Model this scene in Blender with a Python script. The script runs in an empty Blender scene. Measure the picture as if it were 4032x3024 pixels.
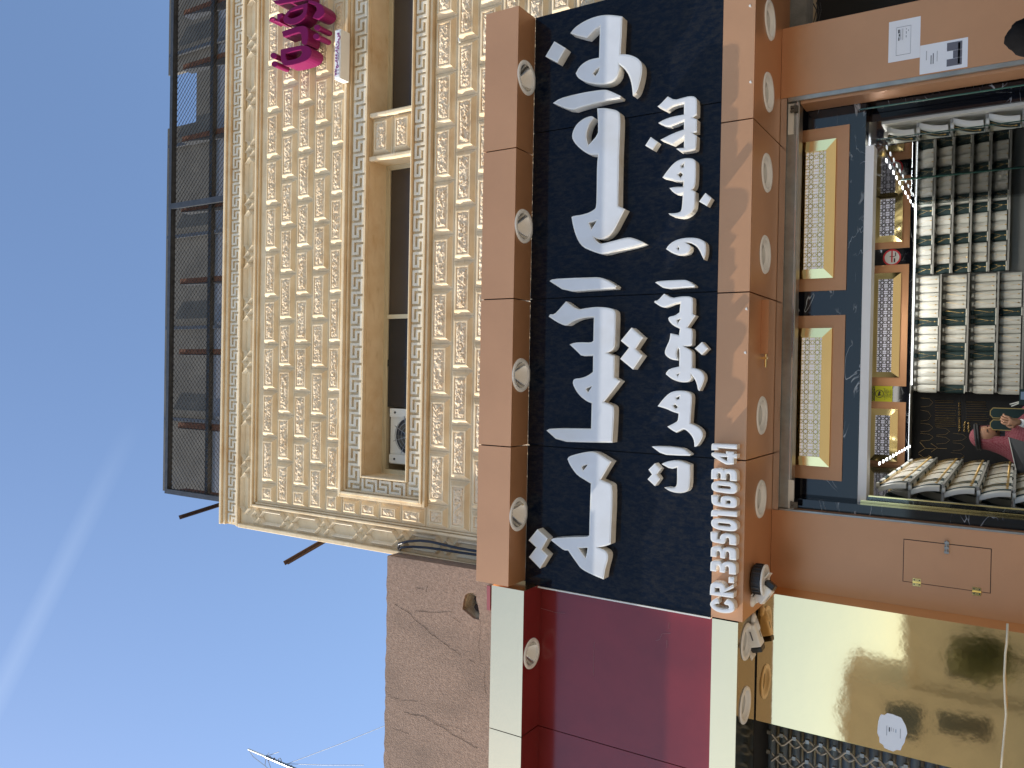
import bpy, math, random
from mathutils import Vector, noise, Matrix
from mathutils.geometry import tessellate_polygon
random.seed(7)
R = math.radians
sc = bpy.context.scene
COL = sc.collection

# ------------------------------------------------------------ camera (phone held on its side, tilted up)
FPX = 3158.65
_y, _p, _r = R(-0.7238), R(32.3085), R(1.4304)
FW = Vector((math.sin(_y)*math.cos(_p), math.cos(_y)*math.cos(_p), math.sin(_p)))
RT = Vector((math.cos(_y), -math.sin(_y), 0)); UP = RT.cross(FW)
RT, UP = math.cos(_r)*RT + math.sin(_r)*UP, -math.sin(_r)*RT + math.cos(_r)*UP
CP = Vector((0, 0, 1.6))
cam = bpy.data.objects.new('camera', bpy.data.cameras.new('camera')); COL.objects.link(cam)
m = Matrix.Identity(4)
for i, a in enumerate((-UP, RT, -FW)):
    for k in range(3): m[k][i] = a[k]
for k in range(3): m[k][3] = CP[k]
cam.matrix_world = m
cam.data.sensor_width = 36; cam.data.lens = FPX/4032*36
cam.data.clip_start = 0.05; cam.data.clip_end = 3000
sc.camera = cam
sc.render.resolution_x, sc.render.resolution_y = 1024, 768

# ------------------------------------------------------------ sky, sun, exposure
SUN = Vector((5.0, 1.0, -4.03))                       # the way the light travels
el = math.atan2(4.03, math.hypot(5, 1)); rot = math.atan2(-5, -1)
w = bpy.data.worlds.new('World'); sc.world = w; w.use_nodes = True
nt = w.node_tree; bg = nt.nodes['Background']
sky = nt.nodes.new('ShaderNodeTexSky'); sky.sky_type = 'NISHITA'; sky.sun_disc = False
sky.sun_elevation = el; sky.sun_rotation = rot
sky.air_density = 1.05; sky.dust_density = 1.0; sky.ozone_density = 2.6
# one thin pale streak mixed into the sky colour
tcw = nt.nodes.new('ShaderNodeTexCoord')
def vm(op, *a):
    n = nt.nodes.new('ShaderNodeVectorMath'); n.operation = op
    for i, q in enumerate(a):
        if isinstance(q, tuple): n.inputs[i].default_value = q
        else: nt.links.new(q, n.inputs[i])
    return n
def mm(op, *a):
    n = nt.nodes.new('ShaderNodeMath'); n.operation = op
    for i, q in enumerate(a):
        if isinstance(q, (int, float)): n.inputs[i].default_value = q
        else: nt.links.new(q, n.inputs[i])
    return n.outputs[0]
gd = tcw.outputs['Generated']
off = vm('DOT_PRODUCT', gd, (-.404,.758,-.512)).outputs['Value']; along = vm('DOT_PRODUCT', gd, (-.325,.4045,.855)).outputs['Value']
streak = mm('SUBTRACT', 1, mm('MINIMUM', 1, mm('DIVIDE', mm('ABSOLUTE', off), .013)))
fade = mm('MINIMUM', 1, mm('MAXIMUM', 0, mm('DIVIDE', mm('SUBTRACT', along, .955), .042)))
wfac = mm('MULTIPLY', mm('MULTIPLY', mm('POWER', streak, .8), fade), .11)
wmx = nt.nodes.new('ShaderNodeMix'); wmx.data_type = 'RGBA'; nt.links.new(wfac, wmx.inputs[0]); nt.links.new(sky.outputs[0], wmx.inputs[6]); wmx.inputs[7].default_value = (3.4, 4.0, 4.9, 1)
nt.links.new(wmx.outputs[2], bg.inputs[0]); bg.inputs[1].default_value = 0.15
sl = bpy.data.lights.new('sun', 'SUN'); sl.energy = 4.2; sl.angle = R(0.6); sl.color = (1, .93, .82)
so = bpy.data.objects.new('sun', sl); COL.objects.link(so)
so.rotation_euler = SUN.to_track_quat('-Z', 'Y').to_euler(); so.location = (-20, -5, 20)
sc.view_settings.view_transform = 'Standard'; sc.view_settings.look = 'None'
sc.view_settings.exposure = 0.78; sc.view_settings.gamma = 1
sc.cycles.max_bounces = 8; sc.cycles.transparent_max_bounces = 16
sc.cycles.sample_clamp_indirect = 6

# ------------------------------------------------------------ turn a photograph pixel into a point on a real plane
def ray(x, y): return FW + ((1512-y)/FPX)*RT - ((x-2016)/FPX)*UP
def PY(x, y, Y): d = ray(x, y); return CP + d*((Y-CP[1])/d[1])
def PZ(x, y, Z): d = ray(x, y); return CP + d*((Z-CP[2])/d[2])
def PX(x, y, X): d = ray(x, y); return CP + d*((X-CP[0])/d[0])

# ------------------------------------------------------------ helpers
class MB:
    def __init__(s): s.v = []; s.f = []
    def face(s, *pts):
        n = len(s.v); s.v += [tuple(p) for p in pts]; s.f.append(tuple(range(n, n+len(pts)))); return s
    def box(s, x0, x1, y0, y1, z0, z1):
        n = len(s.v)
        s.v += [(x, y, z) for x in (x0, x1) for y in (y0, y1) for z in (z0, z1)]
        for q in ((0,1,3,2),(4,6,7,5),(0,4,5,1),(2,3,7,6),(0,2,6,4),(1,5,7,3)): s.f.append(tuple(n+i for i in q))
        return s
    def hexa(s, P):
        n = len(s.v); s.v += [tuple(p) for p in P]
        for q in ((0,3,2,1),(4,5,6,7),(0,1,5,4),(1,2,6,5),(2,3,7,6),(3,0,4,7)): s.f.append(tuple(n+i for i in q))
        return s
    def bar(s, a, b, w, h=None, up=(0,0,1)):
        a, b = Vector(a), Vector(b); d = (b-a).normalized(); u = Vector(up)
        if abs(d.dot(u)) > .98: u = Vector((1,0,0))
        e = d.cross(u).normalized(); g = e.cross(d); h = h or w
        e *= w/2; g *= h/2
        return s.hexa([a-e-g, a+e-g, a+e+g, a-e+g, b-e-g, b+e-g, b+e+g, b-e+g])
    def tube(s, pts, r, n=8, cap=True):
        pts = [Vector(p) for p in pts]; base = len(s.v); m = len(pts); u = None
        for i, p in enumerate(pts):
            d = (pts[min(i+1, m-1)]-pts[max(i-1, 0)]).normalized()
            if u is None:
                u = d.cross(Vector((0,0,1)))
                if u.length < .05: u = d.cross(Vector((1,0,0)))
            u = (u-d*u.dot(d)).normalized(); v = d.cross(u)
            rr = r[i] if isinstance(r, (list, tuple)) else r
            for k in range(n):
                a = 2*math.pi*k/n; s.v.append(tuple(p+(u*math.cos(a)+v*math.sin(a))*rr))
        for i in range(m-1):
            for k in range(n):
                s.f.append((base+i*n+k, base+i*n+(k+1)%n, base+(i+1)*n+(k+1)%n, base+(i+1)*n+k))
        if cap:
            s.f.append(tuple(base+k for k in range(n))[::-1]); s.f.append(tuple(base+(m-1)*n+k for k in range(n)))
        return s
    def lathe(s, c, prof, n=32, ax='z'):
        base = len(s.v)
        for r_, h in prof:
            for k in range(n):
                a = 2*math.pi*k/n; x, y = r_*math.cos(a), r_*math.sin(a)
                q = (x, y, h) if ax == 'z' else (x, h, y)
                s.v.append((c[0]+q[0], c[1]+q[1], c[2]+q[2]))
        for i in range(len(prof)-1):
            for k in range(n):
                s.f.append((base+i*n+k, base+i*n+(k+1)%n, base+(i+1)*n+(k+1)%n, base+(i+1)*n+k))
        return s
    def prism(s, outer, holes, Yf, Yb, back=False):       # outlines in the X-Z plane, front at Yf
        loops = [outer]+holes
        tri = tessellate_polygon([[Vector((p[0], p[1], 0)) for p in l] for l in loops])
        n = len(s.v); flat = [p for l in loops for p in l]
        s.v += [(p[0], Yf, p[1]) for p in flat]
        for t in tri: s.f.append(tuple(n+i for i in t))
        n2 = len(s.v); s.v += [(p[0], Yf, p[1]) for p in flat]; n3 = len(s.v); s.v += [(p[0], Yb, p[1]) for p in flat]
        o = 0
        for l in loops:
            k = len(l)
            for i in range(k): s.f.append((n2+o+i, n2+o+(i+1)%k, n3+o+(i+1)%k, n3+o+i))
            o += k
        if back:
            for t in tri: s.f.append(tuple(n3+i for i in t))
        return s
    def sheet_z(s, outer, holes, z):                      # flat sheet in X-Y with holes
        loops = [outer]+holes
        tri = tessellate_polygon([[Vector((p[0], p[1], 0)) for p in l] for l in loops])
        n = len(s.v); s.v += [(p[0], p[1], z) for l in loops for p in l]
        for t in tri: s.f.append(tuple(n+i for i in t))
        return s
    def build(s, name, mat, parent=None, smooth=False, bevel=0):
        me = bpy.data.meshes.new(name); me.from_pydata(s.v, [], s.f); me.update()
        if smooth:
            for p in me.polygons: p.use_smooth = True
        o = bpy.data.objects.new(name, me); COL.objects.link(o); me.materials.append(mat)
        if parent: o.parent = parent; o.matrix_parent_inverse = Matrix.Translation(-parent.location) if parent.type == 'EMPTY' else Matrix.Identity(4)
        if bevel:
            b = o.modifiers.new('bevel', 'BEVEL'); b.width = bevel; b.segments = 2; b.limit_method = 'ANGLE'
        return o
def tag(o, label=None, cat=None, group=None, kind=None):
    if label: o['label'] = label
    if cat: o['category'] = cat
    if group: o['group'] = group
    if kind: o['kind'] = kind
    return o
def thing(name, label, cat, loc=(0,0,0), group=None):
    o = bpy.data.objects.new(name, None); COL.objects.link(o); o.location = loc; o.empty_display_size = .1
    return tag(o, label, cat, group)
def copy_tree(o, loc, label, rotz=None):
    c = o.copy(); COL.objects.link(c); c.location = loc; c['label'] = label
    if rotz is not None: c.rotation_euler = (0, 0, rotz)
    for ch in [q for q in o.children]:
        d = ch.copy(); COL.objects.link(d); d.parent = c
        for g in [q for q in ch.children]:
            e = g.copy(); COL.objects.link(e); e.parent = d
    return c
def text(s, size, loc, mat, parent, name='lettering', ext=.001, align='CENTER', rot=(R(90),0,0), sx=1, bold=0):
    cu = bpy.data.curves.new(name, 'FONT'); cu.body = s; cu.size = size; cu.extrude = ext; cu.align_x = align; cu.align_y = 'CENTER'; cu.offset = bold
    o = bpy.data.objects.new(name, cu); COL.objects.link(o); o.location = loc; o.rotation_euler = rot; o.scale = (sx, 1, 1); cu.materials.append(mat)
    me = bpy.data.meshes.new_from_object(o.evaluated_get(bpy.context.evaluated_depsgraph_get()))
    bpy.data.objects.remove(o); o = bpy.data.objects.new(name, me); COL.objects.link(o); o.location = loc; o.rotation_euler = rot; o.scale = (sx, 1, 1)
    if parent: o.parent = parent; o.matrix_parent_inverse = Matrix.Translation(-parent.location)
    return o
def inset(l, w):
    n = len(l); A = sum(l[i][0]*l[(i+1)%n][1]-l[(i+1)%n][0]*l[i][1] for i in range(n)); sg = 1 if A > 0 else -1
    out = []
    for i in range(n):
        a, b, c = Vector(l[i-1]), Vector(l[i]), Vector(l[(i+1)%n])
        d1, d2 = (b-a), (c-b)
        if d1.length < 1e-6 or d2.length < 1e-6: out.append(tuple(b)); continue
        d1.normalize(); d2.normalize()
        n1 = Vector((-d1[1], d1[0]))*sg; n2 = Vector((-d2[1], d2[0]))*sg
        k = n1+n2; q = max(.35, 1+n1.dot(n2)); out.append(tuple(b+k*(w/q)))
    return out
def clean(l):
    o = []
    for p in l:
        if not o or math.hypot(p[0]-o[-1][0], p[1]-o[-1][1]) > 1e-4: o.append(p)
    return o
def smooth_loop(l, lim=50):                              # round the gentle corners of an outline, keep the sharp ones
    n = len(l); out = []
    for i in range(n):
        a, b, c = Vector(l[i-1]), Vector(l[i]), Vector(l[(i+1)%n])
        d1, d2 = b-a, c-b
        if d1.length < 1e-6 or d2.length < 1e-6: continue
        ang = math.degrees(d1.angle(d2))
        if ang < lim and ang > 4:
            out += [tuple(b-d1*.25), tuple(b*.75+(a+c)*.125), tuple(b+d2*.25)]
        else: out.append(tuple(b))
    return clean(out)

# ------------------------------------------------------------ materials
def node_mat(name):
    m = bpy.data.materials.new(name); m.use_nodes = True; t = m.node_tree
    return m, t, t.nodes['Principled BSDF']
def mat(name, col, rough=.5, metal=0, var=0, vscale=4, bump=0, bscale=60, col2=None, spec=.5, stretch=None, detail=6, bdist=.01):
    m, t, b = node_mat(name)
    b.inputs['Base Color'].default_value = (*col, 1); b.inputs['Roughness'].default_value = rough; b.inputs['Metallic'].default_value = metal
    b.inputs['Specular IOR Level'].default_value = spec
    tc = t.nodes.new('ShaderNodeTexCoord'); mp = t.nodes.new('ShaderNodeMapping'); t.links.new(tc.outputs['Object'], mp.inputs[0])
    if stretch: mp.inputs['Scale'].default_value = stretch
    if var or col2:
        n = t.nodes.new('ShaderNodeTexNoise'); n.inputs['Scale'].default_value = vscale; n.inputs['Detail'].default_value = detail; n.inputs['Roughness'].default_value = .62
        t.links.new(mp.outputs[0], n.inputs['Vector'])
        r = t.nodes.new('ShaderNodeValToRGB'); r.color_ramp.elements[0].position = .3; r.color_ramp.elements[1].position = .7
        c2 = col2 or tuple(min(1, c*(1+var)) for c in col)
        c1 = col if col2 else tuple(c*(1-var) for c in col)
        r.color_ramp.elements[0].color = (*c1, 1); r.color_ramp.elements[1].color = (*c2, 1)
        t.links.new(n.outputs[0], r.inputs[0]); t.links.new(r.outputs[0], b.inputs['Base Color'])
    if bump:
        n = t.nodes.new('ShaderNodeTexNoise'); n.inputs['Scale'].default_value = bscale; n.inputs['Detail'].default_value = 5
        t.links.new(mp.outputs[0], n.inputs['Vector'])
        bp = t.nodes.new('ShaderNodeBump'); bp.inputs['Strength'].default_value = bump; bp.inputs['Distance'].default_value = bdist
        t.links.new(n.outputs[0], bp.inputs['Height']); t.links.new(bp.outputs[0], b.inputs['Normal'])
    return m
def emit(name, col, s):
    m, t, b = node_mat(name); b.inputs['Base Color'].default_value = (*col, 1)
    b.inputs['Emission Color'].default_value = (*col, 1); b.inputs['Emission Strength'].default_value = s; return m
def stone_mat(name, a, b2, stain, rough=.75):
    m, t, b = node_mat(name); b.inputs['Roughness'].default_value = rough; b.inputs['Specular IOR Level'].default_value = .12
    tc = t.nodes.new('ShaderNodeTexCoord')
    def nz(sc_, st, det=6):
        mp = t.nodes.new('ShaderNodeMapping'); mp.inputs['Scale'].default_value = st; t.links.new(tc.outputs['Object'], mp.inputs[0])
        n = t.nodes.new('ShaderNodeTexNoise'); n.inputs['Scale'].default_value = sc_; n.inputs['Detail'].default_value = det; n.inputs['Roughness'].default_value = .6
        t.links.new(mp.outputs[0], n.inputs['Vector']); return n.outputs[0]
    def ramp(src, p0, p1, c0, c1):
        r = t.nodes.new('ShaderNodeValToRGB'); e = r.color_ramp.elements; e[0].position, e[1].position = p0, p1; e[0].color, e[1].color = c0, c1
        t.links.new(src, r.inputs[0]); return r.outputs[0]
    base = ramp(nz(5, (1, 1, 1)), .35, .65, (*a, 1), (*b2, 1))
    k = ramp(nz(2.2, (1, 1, .55)), .52, .72, (0,0,0,1), (.55,.55,.55,1))
    mx = t.nodes.new('ShaderNodeMix'); mx.data_type = 'RGBA'; t.links.new(k, mx.inputs[0]); t.links.new(base, mx.inputs[6]); mx.inputs[7].default_value = (*stain, 1)
    g = ramp(nz(16, (.35, 1, 2.2)), .56, .8, (1,1,1,1), (.80,.74,.64,1))
    m2 = t.nodes.new('ShaderNodeMix'); m2.data_type = 'RGBA'; m2.blend_type = 'MULTIPLY'; m2.inputs[0].default_value = 1
    t.links.new(mx.outputs[2], m2.inputs[6]); t.links.new(g, m2.inputs[7]); t.links.new(m2.outputs[2], b.inputs['Base Color'])
    n = nz(90, (1, 1, 1), 3); bp = t.nodes.new('ShaderNodeBump'); bp.inputs['Strength'].default_value = .25; bp.inputs['Distance'].default_value = .004
    t.links.new(n, bp.inputs['Height']); t.links.new(bp.outputs[0], b.inputs['Normal'])
    return m
M = {}
M['stone'] = stone_mat('limestone', (.70,.545,.345), (.78,.64,.44), (.56,.35,.16))
M['rock'] = stone_mat('rock_face_limestone', (.69,.535,.36), (.77,.63,.45), (.58,.42,.26))
M['pale'] = stone_mat('pale_limestone', (.68,.60,.47), (.75,.68,.55), (.58,.45,.29))
M['joint'] = mat('joint_mortar', (.22,.16,.10), .9, var=.2)
M['plaster'] = mat('brown_plaster', (.215,.138,.098), .92, col2=(.355,.24,.178), vscale=42, bump=.6, bscale=90, bdist=.006)
def patch(m, sc_, c, amt):
    t = m.node_tree; b = t.nodes['Principled BSDF']; src = b.inputs['Base Color'].links[0].from_socket
    tc = t.nodes.new('ShaderNodeTexCoord'); mp = t.nodes.new('ShaderNodeMapping'); mp.inputs['Scale'].default_value = (1, 1, .5)
    n = t.nodes.new('ShaderNodeTexNoise'); n.inputs['Scale'].default_value = sc_; n.inputs['Detail'].default_value = 5; r = t.nodes.new('ShaderNodeValToRGB')
    r.color_ramp.elements[0].position = .48; r.color_ramp.elements[1].position = .68; r.color_ramp.elements[0].color = (0,0,0,1); r.color_ramp.elements[1].color = (amt,amt,amt,1)
    mx = t.nodes.new('ShaderNodeMix'); mx.data_type = 'RGBA'; t.links.new(tc.outputs['Object'], mp.inputs[0]); t.links.new(mp.outputs[0], n.inputs['Vector']); t.links.new(n.outputs[0], r.inputs[0])
    t.links.new(r.outputs[0], mx.inputs[0]); t.links.new(src, mx.inputs[6]); mx.inputs[7].default_value = (*c, 1); t.links.new(mx.outputs[2], b.inputs['Base Color'])
M['cavity'] = mat('broken_masonry', (.22,.17,.12), .95, col2=(.42,.35,.26), vscale=18, bump=.8, bscale=30)
M['crack'] = mat('crack_dark', (.035,.022,.017), 1)
M['copper'] = mat('copper_coloured_panel', (.53,.268,.134), .38, .45, var=.07, vscale=1.3, bump=.05, bscale=2.5, bdist=.02)
M['burgundy'] = mat('burgundy_panel', (.175,.017,.017), .16, 0, var=.12, vscale=3, bump=.04, bscale=2.2, bdist=.02)
M['white'] = mat('white_paint', (.80,.80,.78), .35, var=.03)
M['acrylic'] = mat('frosted_acrylic', (.62,.635,.66), .42, var=.04, vscale=7)
M['pearl'] = mat('letter_return_metal', (.86,.84,.79), .25, .1, col2=(.78,.74,.66), vscale=6)
M['cream'] = mat('cream_aluminium', (.60,.52,.36), .45, 0, var=.05)
M['alu'] = mat('white_aluminium', (.66,.64,.58), .4, 0, var=.05)
M['steel'] = mat('dull_steel', (.33,.32,.29), .32, .8, var=.18, vscale=9, bump=.1, bscale=40, bdist=.003)
M['chrome'] = mat('polished_steel', (.60,.59,.56), .16, 1)
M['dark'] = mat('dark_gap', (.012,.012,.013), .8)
M['black'] = mat('black_plastic', (.016,.017,.020), .35)
M['rubber'] = mat('black_cable', (.012,.013,.020), .28)
M['rust'] = mat('rusty_steel', (.10,.042,.027), .85, 0, col2=(.17,.075,.045), vscale=30, bump=.3, bscale=80)
M['rustdark'] = mat('dark_rusted_steel', (.035,.020,.018), .9, col2=(.06,.033,.026), vscale=30)
M['redbar'] = mat('dull_red_paint', (.28,.06,.07), .6)
M['darksteel'] = mat('dark_grey_steel', (.045,.050,.058), .5, .3, var=.3, vscale=14)
M['expanded'] = mat('expanded_metal', (.11,.105,.10), .45, .4, var=.3, vscale=10)
M['sheet'] = mat('grey_steel_sheet', (.12,.125,.14), .6, 0, var=.12, vscale=2.2)
M['sheetdark'] = mat('brown_grey_sheet', (.085,.076,.062), .7, 0, var=.3, vscale=3)
M['magenta'] = mat('magenta_acrylic', (.125,.004,.055), .35, 0, var=.08, spec=.15)
M['pink'] = mat('magenta_return', (.20,.012,.080), .4, 0, var=.08, spec=.2)
M['film'] = mat('brown_window_film', (.060,.047,.037), .18, 0, var=.1, vscale=2)
M['gold'] = mat('polished_brass', (.86,.69,.33), .09, 1, bump=.05, bscale=3, bdist=.02)
M['mirror'] = mat('brass_mirror_sheet', (.98,.70,.37), .05, 1, bump=.06, bscale=2.2, bdist=.02)
M['mirrorpale'] = mat('pale_brass_sheet', (.98,.725,.41), .24, 1, bump=.10, bscale=2.5, bdist=.02)
M['scratch'] = mat('paint_scratch', (.36,.20,.20), .7)
M['lampface'] = mat('lamp_reflector', (.50,.50,.48), .3, .4)
M['brassdark'] = mat('darkened_brass_soffit', (.17,.145,.085), .12, 1, var=.1)  # brass colour darkened to stand for the dim ground it mirrors
M['goldwire'] = mat('gold_chain', (.55,.36,.13), .3, 1)
M['goldline'] = mat('brass_lattice', (.80,.62,.27), .25, 1)
M['velvet'] = mat('green_velvet', (.006,.026,.026), .75, 0, var=.2)
M['ivory'] = mat('ivory_leatherette', (.58,.565,.50), .45, 0, var=.04)
M['greyboard'] = mat('grey_shelf_board', (.30,.29,.26), .6, 0, var=.1)
M['blackboard'] = mat('black_display_cloth', (.004,.004,.005), .8)
M['lattice'] = mat('dark_bronze_lattice', (.030,.018,.010), .3, .6)
M['backlit'] = mat('white_backing_sheet', (.80,.80,.84), .5)
M['paper'] = mat('white_paper', (.76,.76,.76), .7, var=.03)
M['ink'] = mat('grey_ink', (.12,.12,.14), .7)
M['inkdark'] = mat('dark_ink', (.045,.045,.052), .7)
M['inkpale'] = mat('pale_ink', (.42,.41,.42), .7)
M['purple'] = mat('purple_ink', (.20,.02,.16), .6)
M['yellow'] = mat('yellow_sign_face', (.72,.72,.02), .5)
M['red'] = mat('red_sign_ink', (.62,.02,.035), .5)
M['skin'] = mat('skin', (.34,.17,.10), .5, var=.1, vscale=20)
M['bluegrey'] = mat('blue_grey_slat', (.22,.29,.38), .4, .3, var=.15, vscale=6)
M['concrete'] = mat('grey_concrete', (.22,.215,.20), .9, var=.25, vscale=6, bump=.4, bscale=40)
M['asphalt'] = mat('dusty_asphalt', (.20,.18,.15), .9, var=.25, vscale=8)
M['paving'] = mat('concrete_paving', (.27,.22,.16), .85, var=.12, vscale=3)
M['ochre'] = mat('ochre_render', (.60,.50,.35), .9, var=.12, vscale=2)
M['darkglass'] = mat('dark_window_glass', (.02,.022,.025), .1)
M['leaf'] = mat('dark_foliage', (.085,.105,.035), .7, var=.4, vscale=8)
M['bark'] = mat('bark', (.08,.055,.04), .9)
M['coat'] = mat('dark_coat', (.012,.014,.024), .8)
M['agal'] = mat('black_cord', (.008,.008,.010), .6)
M['hijab'] = mat('black_cloth', (.004,.004,.0045), .95, var=.3, vscale=12, bump=.3, bscale=25, spec=.04)
M['lensmat'] = mat('lens_glass', (.01,.01,.012), .08)
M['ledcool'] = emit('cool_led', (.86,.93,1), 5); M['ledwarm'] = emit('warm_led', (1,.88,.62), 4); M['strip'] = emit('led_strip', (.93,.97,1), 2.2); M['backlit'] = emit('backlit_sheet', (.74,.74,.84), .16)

patch(M['plaster'], 2.6, (.17,.115,.085), .6)
patch(M['pearl'], 9, (.55,.42,.26), .30)
patch(M['acrylic'], 5, (.56,.55,.53), .5)
def navy_mat():
    m, t, b = node_mat('navy_composite_panel')
    tc = t.nodes.new('ShaderNodeTexCoord')
    def nz(s, d, st=(1,1,1)):
        mp = t.nodes.new('ShaderNodeMapping'); mp.inputs['Scale'].default_value = st; t.links.new(tc.outputs['Object'], mp.inputs[0])
        n = t.nodes.new('ShaderNodeTexNoise'); n.inputs['Scale'].default_value = s; n.inputs['Detail'].default_value = d; n.inputs['Roughness'].default_value = .7; t.links.new(mp.outputs[0], n.inputs['Vector']); return n
    n = nz(48, 10, (1,1,.45)); r = t.nodes.new('ShaderNodeValToRGB'); r.color_ramp.elements[0].position = .42; r.color_ramp.elements[1].position = .72
    r.color_ramp.elements[0].color = (.003,.006,.014, 1); r.color_ramp.elements[1].color = (.022,.021,.021, 1)
    t.links.new(n.outputs[0], r.inputs[0]); t.links.new(r.outputs[0], b.inputs['Base Color'])
    b.inputs['Roughness'].default_value = .07; b.inputs['Specular IOR Level'].default_value = .13
    n2 = nz(1.6, 1); bp = t.nodes.new('ShaderNodeBump'); bp.inputs['Strength'].default_value = .05; bp.inputs['Distance'].default_value = .02
    t.links.new(n2.outputs[0], bp.inputs['Height']); t.links.new(bp.outputs[0], b.inputs['Normal']); return m
M['navy'] = navy_mat()
def marble_mat():
    m, t, b = node_mat('black_marble')
    tc = t.nodes.new('ShaderNodeTexCoord'); n = t.nodes.new('ShaderNodeTexNoise'); n.inputs['Scale'].default_value = 1.7; n.inputs['Detail'].default_value = 3; n.inputs['Distortion'].default_value = 1.4
    mp = t.nodes.new('ShaderNodeMapping'); mp.inputs['Scale'].default_value = (1.6,1.6,3.2); mp.inputs['Rotation'].default_value = (0,.5,0)
    t.links.new(tc.outputs['Object'], mp.inputs[0]); t.links.new(mp.outputs[0], n.inputs['Vector'])
    r = t.nodes.new('ShaderNodeValToRGB'); e = r.color_ramp.elements; e[0].position = .488; e[1].position = .512
    e[0].color = (.006,.007,.011,1); e[1].color = (.006,.007,.011,1); k = e.new(.5); k.color = (.42,.44,.46,1)
    t.links.new(n.outputs[0], r.inputs[0])
    n2 = t.nodes.new('ShaderNodeTexNoise'); n2.inputs['Scale'].default_value = 5; t.links.new(tc.outputs['Object'], n2.inputs['Vector'])
    r2 = t.nodes.new('ShaderNodeValToRGB'); r2.color_ramp.elements[0].position = .5; r2.color_ramp.elements[1].position = .62
    t.links.new(n2.outputs[0], r2.inputs[0])
    mx = t.nodes.new('ShaderNodeMix'); mx.data_type = 'RGBA'; t.links.new(r2.outputs[0], mx.inputs[0]); mx.inputs[6].default_value = (.006,.007,.011,1); t.links.new(r.outputs[0], mx.inputs[7])
    t.links.new(mx.outputs[2], b.inputs['Base Color']); b.inputs['Roughness'].default_value = .06; return m
M['marble'] = marble_mat()
def glass_mat(name, tint, refl=1.0):
    m = bpy.data.materials.new(name); m.use_nodes = True; t = m.node_tree; t.nodes.clear()
    o = t.nodes.new('ShaderNodeOutputMaterial'); tr = t.nodes.new('ShaderNodeBsdfTransparent'); tr.inputs[0].default_value = (*tint, 1)
    g = t.nodes.new('ShaderNodeBsdfGlossy'); g.inputs['Roughness'].default_value = .02
    f = t.nodes.new('ShaderNodeFresnel'); f.inputs[0].default_value = 1.45; mx = t.nodes.new('ShaderNodeMixShader')
    t.links.new(f.outputs[0], mx.inputs[0]); t.links.new(tr.outputs[0], mx.inputs[1]); t.links.new(g.outputs[0], mx.inputs[2]); t.links.new(mx.outputs[0], o.inputs[0]); return m
M['glass'] = glass_mat('clear_glass', (.95,.975,.96)); M['glassedge'] = mat('green_glass_edge', (.015,.05,.038), .2)
def check_mat():
    m, t, b = node_mat('red_white_checked_cloth'); tc = t.nodes.new('ShaderNodeTexCoord')
    v = t.nodes.new('ShaderNodeTexVoronoi'); v.inputs['Scale'].default_value = 95; v.inputs['Randomness'].default_value = .25
    t.links.new(tc.outputs['Object'], v.inputs['Vector']); r = t.nodes.new('ShaderNodeValToRGB'); r.color_ramp.elements[0].position = .30; r.color_ramp.elements[1].position = .52
    r.color_ramp.elements[0].color = (.16,.005,.018,1); r.color_ramp.elements[1].color = (.24,.075,.09,1)
    t.links.new(v.outputs[0], r.inputs[0]); t.links.new(r.outputs[0], b.inputs['Base Color']); b.inputs['Roughness'].default_value = .9; return m
M['ghutra'] = check_mat()

# ------------------------------------------------------------ the ground in front and the far side of the street (seen in the mirrors)
tag(MB().face((-80,-60,0),(80,-60,0),(80,40,0),(-80,40,0)).build('road', M['asphalt']), kind='structure')
tag(MB().box(-40, 40, -7.5, 9.5, 0, .14).build('pavement', M['paving']), kind='structure')
def opposite(x0, x1, y, h, wins, label):
    t = thing('street_building', label, 'building', ((x0+x1)/2, y, 0), 'buildings across the street')
    MB().box(x0, x1, y-3, y, 0, h).build('wall', M['ochre'], t)
    MB().box(x0-.1, x1+.1, y-3.1, y+.12, h, h+.3).build('parapet', M['ochre'], t)
    for wx, wz, ww, wh in wins: MB().box(wx, wx+ww, y, y+.04, wz, wz+wh).build('window', M['darkglass'], t)
    return t
opposite(-12.0, 9, -25, 5.0, [(-11.4,2.3,1.2,1.5),(-8,.6,1.6,2.4),(-5,2.6,.6,1.2),(-2.4,2.6,.6,1.2),(1.5,.5,2.4,2.4),(5.5,.5,2.4,2.4)], 'low ochre building across the street, mirrored in the brass panel')
opposite(-30, -12.1, -24.8, 7.2, [(-13.6,2.2,.9,1.9),(-18,1,1.2,2.4),(-14,4.6,1.2,1.2),(-22,4,1.2,1.4)], 'taller ochre building across the street, mirrored at the brass panel edge')
opposite(9.2, 34, -26, 5.6, [(11,.5,2.4,2.4),(15,.5,2.4,2.4),(12,3.6,1,1.2)], 'ochre building with shop openings across the street')
tr = thing('tree', 'dark bushy street tree across the road, mirrored in the brass panel', 'tree', (-9.6, -22.6, 0))
MB().tube([(-9.6,-22.6,0),(-9.55,-22.6,1.2),(-9.65,-22.5,1.8),(-9.5,-22.6,2.4)], [.14,.11,.09,.05]).build('trunk', M['bark'], tr)
cb = MB()
for _ in range(1500):
    a = Vector((random.gauss(0,.34), random.gauss(0,.3), random.gauss(0,.5)))
    if a.length > 1.25: continue
    c = Vector((-9.7,-22.6,2.5))+a; u = Vector((random.uniform(-1,1), random.uniform(-1,1), random.uniform(-1,1))).normalized(); v = u.orthogonal().normalized()*.06; u = u*.11
    cb.face(c-u, c+v, c+u, c-v)
cb.build('crown', M['leaf'], tr)

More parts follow.
